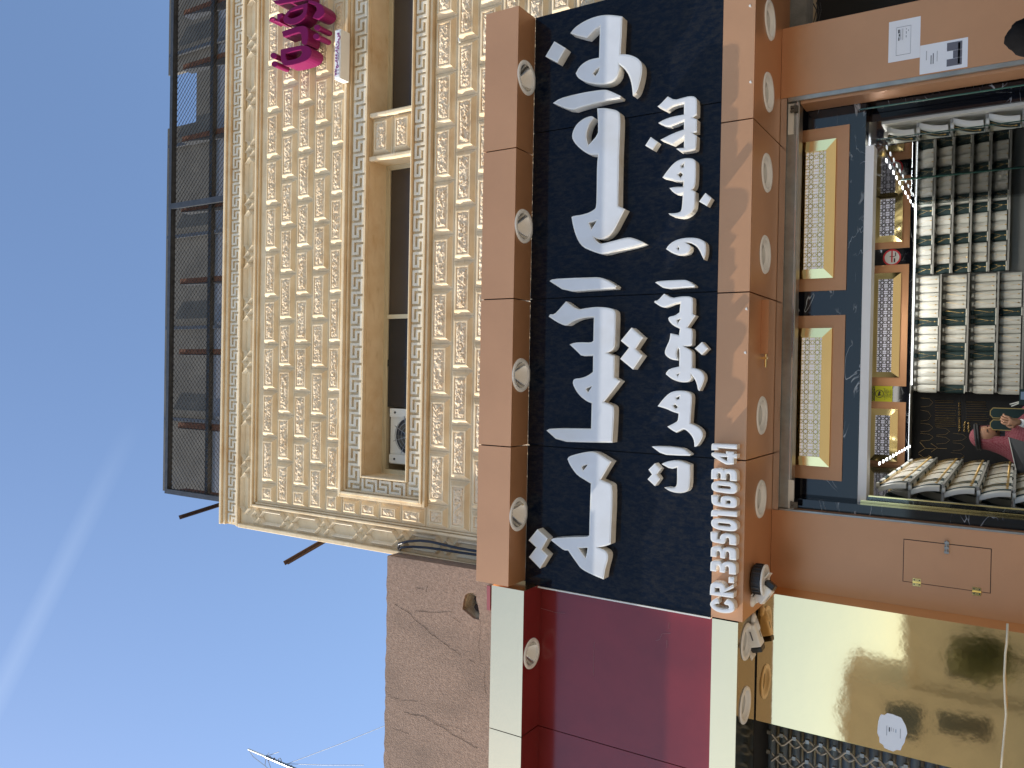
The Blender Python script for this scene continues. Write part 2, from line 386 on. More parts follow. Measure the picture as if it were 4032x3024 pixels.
# ------------------------------------------------------------ stone building
Ys = 5.2
XL, XR, ZT = -1.516, 5.2, 8.27
ZW0, ZW1, XW0 = 5.902, 6.387, -.889
PX0, PX1 = 1.834, 2.224
bld = thing('stone_building', 'cream carved limestone building with Greek key friezes above the shop signs', 'building', (1.8, 6.5, 0))
wb = MB()
wb.box(XL, XR, Ys, 8.4, ZW1+.0, ZT-.09).box(XL, XR, Ys, 5.9, 3.2, ZW0)
wb.box(XL, XW0, Ys, 8.4, ZW0, ZW1).box(XL, XR, 5.9, 8.4, 3.2, ZW0).box(XW0, XR, 6.9, 8.4, ZW0, ZW1)
wb.build('wall', M['stone'], bld)
# roof-edge mouldings, frieze and trims
c = MB()
c.box(XL, XR, Ys-.035, 8.4, ZT-.09, ZT-.052).box(XL, XR, Ys-.055, 8.4, ZT-.05, ZT-.018).box(XL, XR, Ys-.028, 8.4, ZT-.016, ZT)
c.box(XL, XR, Ys-.03, Ys-.002, 8.018, 8.036).box(XL, XR, Ys-.04, Ys-.002, 7.992, 8.014)
c.box(-1.30, XR, Ys-.042, Ys-.002, 7.786, 7.812).box(-1.262, XR, Ys-.024, Ys-.002, 7.762, 7.783)
c.box(XL-.006, -1.484, Ys-.042, Ys-.002, 3.2, 7.985).box(-1.30, -1.277, Ys-.042, Ys-.002, 3.2, 7.783).box(-1.274, -1.258, Ys-.024, Ys-.002, 3.2, 7.76)
c.build('moulding', M['stone'], bld, bevel=.006)
KEY = ['11111','10000','10111','10101','10101','11101','00001']
def meander_h(mb, x0, x1, ztop, cz, cx, Y, d):
    x = x1; j = 0
    while x-cx > x0:
        col = KEY[j % 7]; k = 0
        while k < 5:
            if col[k] == '1':
                e = k
                while e < 5 and col[e] == '1': e += 1
                mb.box(x-cx, x, Y-d, Y-.001, ztop-cz*e, ztop-cz*k); k = e
            else: k += 1
        x -= cx; j += 1
def meander_v(mb, z0, z1, xl, cx, cz, Y, d):
    z = z1; j = 0
    while z-cz > z0:
        col = KEY[j % 7]; k = 0
        while k < 5:
            if col[k] == '1':
                e = k
                while e < 5 and col[e] == '1': e += 1
                mb.box(xl+cx*k, xl+cx*e, Y-d, Y-.001, z-cz, z); k = e
            else: k += 1
        z -= cz; j += 1
fr = MB(); meander_h(fr, XL+.01, XR, 8.165, .0245, .0178, Ys, .016); fr.build('meander_frieze', M['pale'], bld)
# linked hexagons and lozenges between the mouldings
def ridge(mb, pts, wd, h, Y):
    for a, b in zip(pts, pts[1:]):
        a, b = Vector((a[0], 0, a[1])), Vector((b[0], 0, b[1])); d = (b-a).normalized(); n = Vector((-d[2], 0, d[0]))*wd
        a2, b2 = a-d*wd*.35, b+d*wd*.35
        f = lambda p, o, y: (p[0]+o[0], y, p[2]+o[2])
        z = Vector((0,0,0))
        mb.face(f(a2, n, Y), f(b2, n, Y), f(b2, z, Y-h), f(a2, z, Y-h)); mb.face(f(a2, z, Y-h), f(b2, z, Y-h), f(b2, -n, Y), f(a2, -n, Y))
        mb.face(f(a2, n, Y), f(a2, z, Y-h), f(a2, -n, Y)); mb.face(f(b2, n, Y), f(b2, -n, Y), f(b2, z, Y-h))
db = MB(); mid, hh, P = 7.902, .058, .506
x = XR
while x > -1.35:
    o = []
    for s in (1, -1):
        pts = [(x, mid), (x-.055, mid+s*hh), (x-.110, mid), (x-.165, mid-s*hh), (x-.45, mid-s*hh), (x-P, mid)]
        pts = [p for p in pts if p[0] > -1.46]
        ridge(db, pts, .016, .036, Ys-.001)
    x -= P
xm, z = -1.392, 7.80
while z > 4.6:
    for s in (1, -1):
        ridge(db, [(xm, z), (xm+s*hh, z-.055), (xm, z-.110), (xm-s*hh, z-.165), (xm-s*hh, z-.40), (xm, z-.455)], .016, .036, Ys-.001)
    z -= .455
db.build('lozenge_band', M['pale'], bld)
# rock-faced blocks
def two_tone(a, b, name):
    n, k = len(a.v), len(a.f); a.v += b.v; a.f += [tuple(i+n for i in f) for f in b.f]
    o = a.build(name, M['stone'], bld); o.data.materials.append(M['rock'])
    for p in o.data.polygons[k:]: p.material_index = 1
    return o
bb, rb = MB(), MB()
def block(x0, x1, z0, z1, seed):
    g = .0016; x0 += g; x1 -= g; z0 += g; z1 -= g; Y = Ys-.002
    if x1-x0 < .12: return
    def ring(i, d): i2 = min(i, (x1-x0)*.3); return [(x0+i2, Y-d, z0+i), (x1-i2, Y-d, z0+i), (x1-i2, Y-d, z1-i), (x0+i2, Y-d, z1-i)]
    L = [ring(0, 0), ring(0, .004), ring(.011, .004), ring(.040, .037), ring(.051, .037), ring(.054, .030)]
    for A, B in zip(L, L[1:]):
        for k in range(4): bb.face(A[k], A[(k+1)%4], B[(k+1)%4], B[k])
    q = L[-1]; xa, xb, za, zb = q[0][0], q[1][0], q[0][2], q[2][2]
    nx, nz = max(5, int((xb-xa)/.0125)), 9; base = len(rb.v)
    for i in range(nx+1):
        for j in range(nz+1):
            u, v = i/nx, j/nz; px, pz = xa+(xb-xa)*u, za+(zb-za)*v
            e = min(1, min(u*nx, (1-u)*nx, v*nz, (1-v)*nz)/1.6)
            h = noise.noise(Vector((u*(xb-xa)*30+seed*7.3, v*3.1, seed)))*.009+noise.noise(Vector((u*(xb-xa)*75, v*8+seed*3, seed*2.)))*.009+random.uniform(-.0035,.0035)
            if 0 < i < nx: px += random.uniform(-.004,.004)
            if 0 < j < nz: pz += random.uniform(-.003,.003)
            rb.v.append((px, Y-.030-e*(.010+h), pz))
    for i in range(nx):
        for j in range(nz):
            a = base+i*(nz+1)+j; q4 = (a, a+nz+1, a+nz+2, a+1)
            if random.random() < .5: rb.f += [(q4[0], q4[1], q4[2]), (q4[0], q4[2], q4[3])]
            else: rb.f += [(q4[0], q4[1], q4[3]), (q4[1], q4[2], q4[3])]
W = .4375
def row(z0, z1, odd, xa, xb, seed):
    x = .688 if odd else .905
    while x > xa: x -= W
    while x < xb:
        a, b = max(x, xa), min(x+W, xb)
        if b-a > .1: block(a, b, z0, z1, seed); seed += 1
        x += W
ZR = [7.69, 7.478, 7.264, 7.050, 6.838, 6.640]
for i in range(5): row(ZR[i+1], ZR[i], i % 2 == 0, -1.256, XR, 10*i+1)
for i, (a, b) in enumerate(((6.636,6.42),(6.42,6.20),(6.20,5.96),(5.96,5.70))): block(-1.256, -1.10, b, a, 70+i)
ZB = [5.682, 5.462, 5.25, 5.036, 4.82, 4.61]
for i in range(5): row(ZB[i+1], ZB[i], i % 2 == 0, -1.256, XR, 80+10*i)
for i in range(6): row(4.61-.213*(i+1), 4.61-.213*i, i % 2 == 1, 2.1, XR, 140+5*i)
two_tone(bb, rb, 'block_brick_pattern')
# window surround with its own key pattern
sb = MB()
for d, a, b in ((.046,0,.026),(.062,.028,.050),(.030,.053,.07)):
    sb.box(-1.092+a, XR, Ys-d, Ys-.001, 6.66-b, 6.66-a); sb.box(-1.092+a, XR, Ys-d, Ys-.001, 5.684+a, 5.684+b); sb.box(-1.092+a, -1.092+b, Ys-d, Ys-.001, 5.684+b+.001, 6.66-b-.001)
sb.box(-.905, XR, Ys-.040, Ys-.001, 6.388, 6.404); sb.box(-.905, -.889, Ys-.040, Ys-.001, 5.902, 6.386); sb.box(-.905, XR, Ys-.040, Ys-.001, 5.886, 5.9)
sb.build('window_surround', M['stone'], bld, bevel=.004)
kb = MB()
meander_h(kb, -1.01, XR, 5.872, .0232, .0214, Ys, .020); meander_h(kb, -1.01, XR, 6.560, .0270, .0214, Ys, .020)
meander_v(kb, 5.90, 6.40, -1.022, .0210, .0222, Ys, .020)
kb.build('meander_surround', M['pale'], bld)
# stone pier between the two windows
MB().box(PX0, PX1, 5.235, 6.6, ZW0, ZW1).build('pier', M['stone'], bld)
for a, b in ((PX0-.012, PX0+.03), (PX1-.03, PX1+.012)): MB().box(a, b, 5.185, 5.234, ZW0+.001, ZW1-.001).build('pier_trim', M['stone'], bld, bevel=.012)
_b, _r2 = bb, rb; bb, rb = MB(), MB(); Yk = Ys; Ys = 5.236
block(PX0+.03, PX1-.03, 6.155, 6.375, 301); block(PX0+.03, PX1-.03, 5.925, 6.145, 302)
two_tone(bb, rb, 'pier_brick_pattern'); Ys = Yk
# windows
Yw = 5.415
def window(x0, x1, mull, kind):
    f = MB()
    for d, a, b in ((0, 0, .013), (.008, .013, .024), (.014, .024, .036)):
        f.box(x0+a, x1-a, Yw+d, Yw+d+.05, ZW1-b, ZW1-a-.001); f.box(x0+a, x0+b, Yw+d, Yw+d+.05, ZW0, ZW1-b-.001); f.box(x1-b, x1-a-.001, Yw+d, Yw+d+.05, ZW0, ZW1-b-.001)
    for mx in mull: f.box(mx-.018, mx+.018, Yw+.005, Yw+.05, ZW0, ZW1-.037)
    o = f.build('window', M['cream'], bld)
    return o
w1 = window(XW0, PX0, [.50], 0)
MB().box(.518, PX0-.036, Yw+.03, Yw+.04, ZW0, ZW1-.036).build('pane', M['film'], w1)
pn = MB().box(-.30, .482, Yw+.03, Yw+.04, ZW0, ZW1-.036).build('pane', M['darkglass'], w1); pn['label'] = 'clear dark pane beside the air conditioner'
MB().box(.06, .12, Yw+.02, Yw+.029, ZW0, ZW1-.037).build('sash', M['darkglass'], w1)
w2 = window(PX1, XR, [4.3], 1)
MB().box(PX1+.036, XR-.04, Yw+.03, Yw+.04, ZW0, ZW1-.036).build('pane', M['film'], w2)
# air conditioner standing in the window
ac = thing('air_conditioner', 'white window air conditioner with round fan guard at the window corner', 'air conditioner', (-.53, 5.5, ZW0))
a = MB(); a.box(-.80, -.32, 5.445, 5.9, ZW0, 6.31); a.build('case', M['alu'], ac)
a = MB(); a.box(-.79, -.715, 5.42, 5.444, ZW0, 6.30); a.build('mounting_plate', M['alu'], ac)
MB().box(-.385, -.31, 5.42, 5.444, ZW0, 6.30).build('mounting_plate', M['alu'], ac)
cx, cz, cr = -.545, 6.08, .165
a = MB().lathe((cx, 5.433, cz), [(0,.009),(cr*.99,.009)], 40, 'y'); a.build('fan_opening', M['black'], ac)
a = MB()
for k in range(5):
    t0 = k*2*math.pi/5+.4
    p = [(cx+r_*math.cos(t0+d_), 5.434+dy, cz+r_*math.sin(t0+d_)) for r_, d_, dy in ((.03,0,0),(cr*.9,-.1,.004),(cr*.93,.75,0),(.04,.9,0))]
    a.face(*p)
a.build('fan', M['sheetdark'], ac)
a = MB()
for r_ in (.05,.085,.12,.155): a.tube([(cx+r_*math.cos(k*.2618), 5.418, cz+r_*math.sin(k*.2618)) for k in range(25)], .0025, 5, False)
for k in range(4): t0 = k*math.pi/4+.3; a.bar((cx-cr*1.08*math.cos(t0), 5.416, cz-cr*1.08*math.sin(t0)), (cx+cr*1.08*math.cos(t0), 5.416, cz+cr*1.08*math.sin(t0)), .005)
a.build('fan_guard', M['steel'], ac)
a = MB()
for q in ((-.755,6.24),(-.755,6.0),(-.345,6.24),(-.345,6.0)): a.lathe((q[0],5.415,q[1]), [(0,0),(.010,0),(.010,.006)], 10, 'y')
a.build('screw', M['black'], ac)

# ------------------------------------------------------------ screen of expanded metal on the roof
Yr = 5.42
scr = thing('roof_screen', 'dark expanded metal screen on steel posts along the roof edge', 'screen', (1.6, Yr, 8.27))
pl, pr_, = PY(663, 1930, Yr), PY(871, 1963, Yr)
X0, ZS0, ZS1 = (pl[0]+pr_[0])/2, 8.2, pl[2]-.02
X1 = 5.6
mb = MB(); ch, cw = .030, .060
nrow = int((ZS1-ZS0)/ch); ncol = int((X1-X0)/(cw/2))
for i in range(nrow+1):
    z = ZS0+i*ch
    for j in range(ncol):
        xa = X0+j*cw/2; up0 = (j+i) % 2
        za, zb2 = z+(ch*.5 if up0 else -ch*.5)*.92, z+(-ch*.5 if up0 else ch*.5)*.92
        if za < ZS0 or zb2 < ZS0 or za > ZS1 or zb2 > ZS1: continue
        t = .0030
        mb.face((xa, Yr-.006, za-t), (xa+cw/2, Yr-.006, zb2-t), (xa+cw/2, Yr+.004, zb2+t), (xa, Yr+.004, za+t))
mb.build('expanded_mesh', M['expanded'], scr)
f = MB(); f.box(X0-.03, X1, Yr-.03, Yr+.03, ZS1, ZS1+.045).box(X0-.03, X0+.02, Yr-.032, Yr+.03, ZS0, ZS1-.001)
px_ = PY(775, 800, Yr)[0]; f.box(px_-.03, px_+.03, Yr-.031, Yr+.02, ZS0, ZS1-.001)
f.build('frame', M['darksteel'], scr)
zr_ = PY(832, 1100, Yr+.06)[2]
f = MB(); f.box(X0, X1, Yr+.03, Yr+.07, zr_-.025, zr_+.025); f.build('rail', M['darksteel'], scr)
for yy in (30, 246, 534, 815, 1103, 1385, 1680, 1950):
    xq = PY(800, yy, Yr+.1)[0]
    MB().box(xq-.028, xq+.028, Yr+.075, Yr+.19, ZS0, ZS1-.03).build('post', M['rust'], scr)
    MB().box(xq-.036, xq-.030, Yr+.07, Yr+.19, ZS0, ZS1-.03).build('post_flange', M['darksteel'], scr)
wl = thing('roof_room', 'grey sheet metal room on the roof behind the mesh screen', 'roof room', (2, 6.6, 8.27))
MB().box(X0-.17, X1, 6.05, 6.1, 8.2, 9.58).build('lower_sheet', M['sheet'], wl)
MB().box(X0-.17, X1, 6.035, 6.05, 9.56, 9.62).build('rail', M['darksteel'], wl)
MB().box(X0-.17, 2.95, 6.06, 6.11, 9.585, 10.5).build('upper_sheet', M['sheetdark'], wl)
MB().box(2.95, 3.6, 6.06, 6.11, 9.585, 9.95).build('upper_sheet', M['sheetdark'], wl)
MB().box(3.6, X1, 6.06, 6.11, 9.585, 10.5).build('upper_sheet', M['sheetdark'], wl)
for xx in (-.6, .5, 1.6, 2.7, 3.8): MB().box(xx-.02, xx+.02, 6.0, 6.034, 8.2, 10.4).build('back_post', M['darksteel'], wl)
for i, (p0, p1, lb) in enumerate((((812,2021),(875,1984),'short rusty angle bar sticking out below the roof corner'), ((1222,2193),(1285,2122),'longer rusty angle bar sticking out halfway down the stone edge'))):
    A, B = PY(*p0, 5.9), PY(*p1, 5.9); A[1] -= .35
    o = MB().bar(A, B+(B-A)*.6, .045, .012).bar(A+Vector((0,.02,-.02)), B+(B-A)*.6+Vector((0,.02,-.02)), .012, .045).build('angle_bar', M['rustdark'])
    tag(o, lb, 'metal bar', 'rusty bars sticking out of the stone wall')

# ------------------------------------------------------------ letters traced on the sign planes
def conv(pts, ox, oy, s, Y): return [(q[0], q[2]) for q in (PY(ox+x/s, oy+y/s, Y) for x, y in pts)]
def letter(parent, pts, holes, org, Yf, Yb, rim=.007, body=None, face=None, lim=50, name='letter'):
    ox, oy, s = org
    out = smooth_loop(clean(conv(pts, ox, oy, s, Yf)), lim); hs = [smooth_loop(clean(conv(h, ox, oy, s, Yf)), 40) for h in holes]
    o = MB().prism(out, hs, Yf, Yb).build(name, body or M['pearl'], parent)
    fi = inset(out, rim); fh = [inset(h, -rim*.8) for h in hs]
    MB().prism(fi, fh, Yf-.002, Yf+.001).build('letter_face', face or M['acrylic'], o)
    return o
A_, C_, D_ = (2000, 0, 2.765), (2000, 1000, 2.765), (2000, 1500, 2.765); B_ = (2000, 500, 2.765); E_ = (2000, 2000, 2.765)
Yp, Yl, Yl2 = 4.803, 4.728, 4.742
sign = thing('shop_sign', 'navy signboard with large white Arabic channel letters between two copper fascias', 'shop sign', (.5, 4.8, 2.97))
main = [
 ([(680,362),(720,308),(780,262),(850,222),(920,192),(1000,170),(1080,161),(1160,166),(1247,180),(1238,380),(1226,590),(1300,592),(1365,610),(1420,640),(1455,685),(1463,740),(1458,800),(1440,890),(1405,1000),(1360,1042),(1352,950),(1338,880),(1312,810),(1270,750),(1210,700),(1216,760),(1198,828),(1155,880),(1095,910),(1020,920),(940,912),(870,900),(810,878),(760,845),(738,800),(775,730),(830,680),(900,645),(992,628),(1002,290),(950,320),(915,358),(860,412),(765,390)],
  [[(995,738),(960,760),(928,800),(950,828),(985,785)]], A_),
 ([(505,450),(630,525),(538,683),(408,615)], [], A_),
 ([(490,1122),(565,1072),(700,1035),(850,1003),(1000,980),(1070,977),(1110,990),(1165,1015),(1228,1045),(1218,1068),(1080,1095),(930,1130),(800,1165),(685,1203)], [], A_),
 ([(972,1180),(1060,1177),(1130,1188),(1190,1203),(1222,1240),(1222,1382),(1210,1680),(1204,1980),(1200,2242),(1275,2278),(1215,2392),(1160,2502),(1100,2572),(1040,2604),(980,2604),(935,2582),(960,2622),(1000,2654),(1050,2648),(1150,2622),(1250,2595),(1320,2583),(1380,2597),(1440,2622),(1484,2650),(1400,2682),(1200,2728),(1040,2770),(980,2758),(900,2728),(820,2692),(770,2632),(735,2552),(710,2462),(692,2362),(720,2350),(800,2340),(880,2317),(940,2282),(962,2252),(966,2082),(970,1782),(983,1683),(885,1683),(820,1645),(745,1580),(705,1520),(697,1470),(715,1410),(750,1350),(810,1300),(860,1275),(912,1262),(938,1280),(890,1345),(862,1420),(852,1480),(860,1530),(876,1582),(980,1465),(983,1380)],
  [[(970,2400),(880,2428),(910,2498)]], A_),
 ([(452,295),(490,272),(700,262),(900,255),(980,252),(1050,268),(1110,300),(1182,350),(1170,376),(1150,378),(900,395),(635,413)], [], C_),
 ([(445,682),(458,658),(505,657),(560,600),(632,516),(755,608),(850,590),(950,577),(1050,580),(1120,592),(1165,618),(1173,660),(1170,800),(1165,1000),(1140,1050),(1082,1078),(1162,1110),(1160,1200),(1155,1345),(1222,1385),(1150,1480),(1045,1612),(1100,1630),(1140,1650),(1157,1680),(1152,1800),(1145,1940),(1136,2055),(900,2052),(555,2043),(420,1922),(462,1898),(905,1904),(912,1625),(860,1605),(790,1552),(740,1488),(705,1412),(712,1372),(735,1357),(800,1352),(870,1325),(925,1285),(928,1105),(805,1115),(760,1068),(672,985),(730,965),(800,962),(905,965),(930,945),(935,690),(850,692),(760,712),(690,745),(650,775),(615,780),(530,740)],
  [[(915,1440),(860,1460),(850,1475),(872,1510)]], C_),
 ([(1345,802),(1470,912),(1388,1035),(1465,1108),(1362,1258),(1222,1142),(1318,1020),(1228,945)], [], C_),
 ([(648,850),(665,822),(750,795),(830,777),(900,768),(950,775),(1000,800),(1128,880),(1070,975),(1010,1075),(1060,1098),(1112,1118),(1138,1150),(1135,1382),(1125,1582),(1118,1778),(1050,1803),(970,1812),(1020,1828),(1070,1858),(1093,1900),(1085,1962),(1060,2042),(1040,2160),(960,2128),(860,2082),(790,2038),(750,1982),(700,1912),(655,1845),(610,1845),(540,1792),(468,1733),(490,1712),(700,1702),(860,1700),(885,1682),(888,1532),(893,1382),(903,1118),(840,1080),(760,1030),(710,970),(670,905)],
  [[(870,910),(815,925),(805,945),(822,976)], [(866,1817),(770,1820),(845,1930),(860,1880)]], D_),
 ([(322,232),(432,335),(365,455),(435,520),(350,660),(228,535),(308,430),(225,352)], [], E_)]
sub = [
 ([(1628,1158),(1655,1140),(1740,1050),(1815,1090),(1900,1065),(1980,1045),(2035,1052),(2060,1085),(2056,1250),(2012,1283),(2058,1300),(2056,1440),(2008,1448),(2055,1478),(2050,1610),(2035,1632),(1960,1648),(1880,1655),(1832,1620),(1860,1612),(1916,1610),(1918,1485),(1850,1530),(1790,1572),(1660,1522),(1800,1450),(1916,1410),(1918,1312),(1800,1362),(1730,1382),(1638,1338),(1700,1300),(1790,1270),(1916,1247),(1918,1122),(1800,1152),(1745,1188),(1720,1205)], [], A_),
 ([(1555,1492),(1632,1545),(1578,1632),(1495,1585)], [], A_),
 ([(1683,550),(1740,470),(1800,400),(1860,358),(1930,338),(2000,340),(2040,362),(2050,400),(2045,600),(2030,660),(2005,685),(2042,705),(2040,850),(2020,910),(1970,960),(1900,988),(1830,980),(1770,965),(1748,942),(1840,938),(1880,920),(1895,880),(1905,720),(1850,738),(1800,715),(1758,665),(1820,652),(1905,650),(1910,598),(1840,595),(1770,570)],
  [[(1918,395),(1885,425),(1890,445),(1912,440)], [(1880,495),(1850,520),(1880,552),(1905,520)]], B_),
 ([(2150,718),(2215,775),(2166,862),(2080,812)], [], B_),
 ([(1722,1330),(1745,1290),(1800,1245),(1870,1218),(1950,1205),(2040,1207),(2100,1222),(2150,1255),(2158,1310),(2155,1380),(2135,1445),(2110,1400),(2090,1350),(2055,1300),(1990,1262),(1930,1256),(1985,1290),(1990,1330),(1970,1370),(1920,1392),(1850,1395),(1790,1375),(1745,1345)], [[(1855,1304),(1842,1325),(1855,1342),(1866,1325)]], B_),
 ([(1602,310),(1640,295),(1750,288),(1900,282),(1940,284),(1985,305),(2035,345),(2030,360),(1900,368),(1712,385)], [], C_),
 ([(1592,525),(1600,510),(1630,508),(1700,433),(1785,482),(1880,462),(1960,460),(2000,470),(2015,490),(2012,655),(2042,672),(1955,800),(2000,815),(2012,850),(2005,990),(1985,1005),(1908,1003),(1960,1030),(2000,1055),(2008,1090),(2005,1240),(2070,1255),(2120,1290),(2142,1340),(2130,1400),(2085,1492),(2068,1480),(2060,1430),(2040,1370),(1990,1300),(2000,1350),(1975,1390),(1920,1400),(1850,1390),(1780,1360),(1720,1310),(1722,1290),(1760,1250),(1865,1225),(1868,1040),(1850,1022),(1838,1060),(1835,1100),(1852,1160),(1780,1150),(1720,1110),(1705,1070),(1725,1010),(1760,940),(1770,865),(1862,885),(1872,815),(1800,780),(1755,735),(1745,700),(1760,682),(1820,670),(1868,635),(1878,530),(1800,545),(1740,572),(1690,585),(1640,560)],
  [[(1880,705),(1840,720),(1850,755)], [(1870,1295),(1838,1315),(1850,1332)]], C_),
 ([(2112,958),(2178,1030),(2112,1100),(2034,1030)], [], C_),
 ([(1630,275),(1690,195),(1760,130),(1820,108),(1900,105),(1970,122),(2000,150),(2005,200),(1995,330),(1985,462),(2060,495),(2110,540),(2125,590),(2100,650),(2060,710),(2030,718),(2028,660),(2010,610),(1970,560),(1925,525),(1890,530),(1835,562),(1790,540),(1735,498),(1800,465),(1845,440),(1855,400),(1858,355),(1790,335),(1730,305)],
  [[(1870,165),(1828,185),(1840,205),(1865,195)], [(1820,255),(1795,270),(1825,305),(1850,285)]], D_),
 ([(1566,715),(1600,710),(1750,715),(1880,732),(1920,745),(1990,800),(1980,815),(1850,812),(1680,802)], [], D_),
 ([(1672,905),(1720,880),(1800,865),(1870,870),(1930,890),(1985,915),(1985,1000),(1980,1150),(1960,1200),(1900,1222),(1820,1218),(1750,1195),(1702,1160),(1730,1158),(1800,1165),(1830,1150),(1842,1110),(1842,940),(1775,962)], [], D_),
 ([(1600,897),(1662,960),(1620,1020),(1655,1070),(1600,1145),(1520,1070),(1568,1018),(1530,965)], [], D_)]
for p, h, o in main: letter(sign, p, h, o, Yl, Yp-.001, .0085)
for p, h, o in sub: letter(sign, p, h, o, Yl2, Yp-.001, .0065)

# sign panel in four sheets with open joints
XA, XB, ZP0, ZP1 = -1.458, 2.493, 3.167, 4.497
jx = [PY(2030+200, 505, Yp)[0], PY(2100+72, 1175, Yp)[0], PY(2090+240, 1770, Yp)[0]]
edges = [XA]+sorted(jx)+[XB]
p = MB()
for a, b in zip(edges, edges[1:]): p.box(a+.003, b-.003, Yp, Yp+.02, ZP0, ZP1)
p.build('sign_panel', M['navy'], sign)
MB().box(XA+.004, XB-.004, Yp+.021, 5.19, ZP0-.1, ZP1).build('sign_backing', M['dark'], sign)
MB().box(XA-.010, XA-.001, Yp-.006, Yp+.03, ZP0, ZP1-.01).build('edge_trim', M['alu'], sign)
def circle(cx, cy, r_, n=28): return [(cx+r_*math.cos(2*math.pi*k/n), cy+r_*math.sin(2*math.pi*k/n)) for k in range(n)]
def fascia(parent, segs, Yf, Yb, z0, z1, lights, r_, material, name):
    b = MB(); g = .004
    for (a, c2) in segs:
        a += g; c2 -= g
        b.face((a, Yf, z0), (c2, Yf, z0), (c2, Yf, z1), (a, Yf, z1)); b.face((a, Yf, z1), (c2, Yf, z1), (c2, Yb, z1), (a, Yb, z1))
        b.face((a, Yf, z0), (a, Yf, z1), (a, Yb, z1), (a, Yb, z0)); b.face((c2, Yf, z0), (c2, Yb, z0), (c2, Yb, z1), (c2, Yf, z1))
        hs = [circle(x, y, r_) for x, y in lights if a < x < c2]
        b.sheet_z([(a, Yf), (c2, Yf), (c2, Yb), (a, Yb)], hs, z0)
    o = b.build(name, material, parent)
    return o
UPL = [(2.039,4.695),(1.025,4.695),(.003,4.695),(-.955,4.695)]
LOL = [(2.257,5.118),(1.808,5.118),(1.303,5.12),(.79,5.12),(-.224,5.127),(-.754,5.14)]
ju = [PY(1910+125, 580, 4.581)[0], PY(2018, 1175, 4.581)[0], PY(2008, 1760, 4.581)[0]]
eu = [-1.436]+sorted(ju)+[2.491]
fascia(sign, list(zip(eu, eu[1:])), 4.581, Yp-.001, 4.498, 4.763, UPL, .098, M['copper'], 'upper_fascia')
MB().box(-1.42, 2.47, 4.60, Yp-.006, 4.585, 4.75).build('fascia_frame', M['dark'], sign)
jl = [PY(2962-30, 470, 4.8)[0], PY(2955-30, 1150, 4.8)[0], PY(2930-20, 1812, 4.8)[0]]
elw = [-1.457]+sorted(jl)+[3.2]
fascia(sign, list(zip(elw, elw[1:])), 4.8, 5.62, 2.972, 3.165, LOL, .100, M['copper'], 'lower_fascia')
MB().box(-1.44, 3.2, 4.82, 5.6, 3.06, 3.15).build('fascia_frame', M['dark'], sign)

for (x, y) in ((2957,22),(2959,322),(2943,1216),(2938,1388)):
    q = PY(x, y, 4.8); MB().prism([(q[0]-.010, q[2]-.002), (q[0]+.009, q[2]+.004), (q[0]+.003, q[2]+.014), (q[0]-.006, q[2]+.011)], [], 4.7985, 4.7995).build('chip', M['alu'], sign)
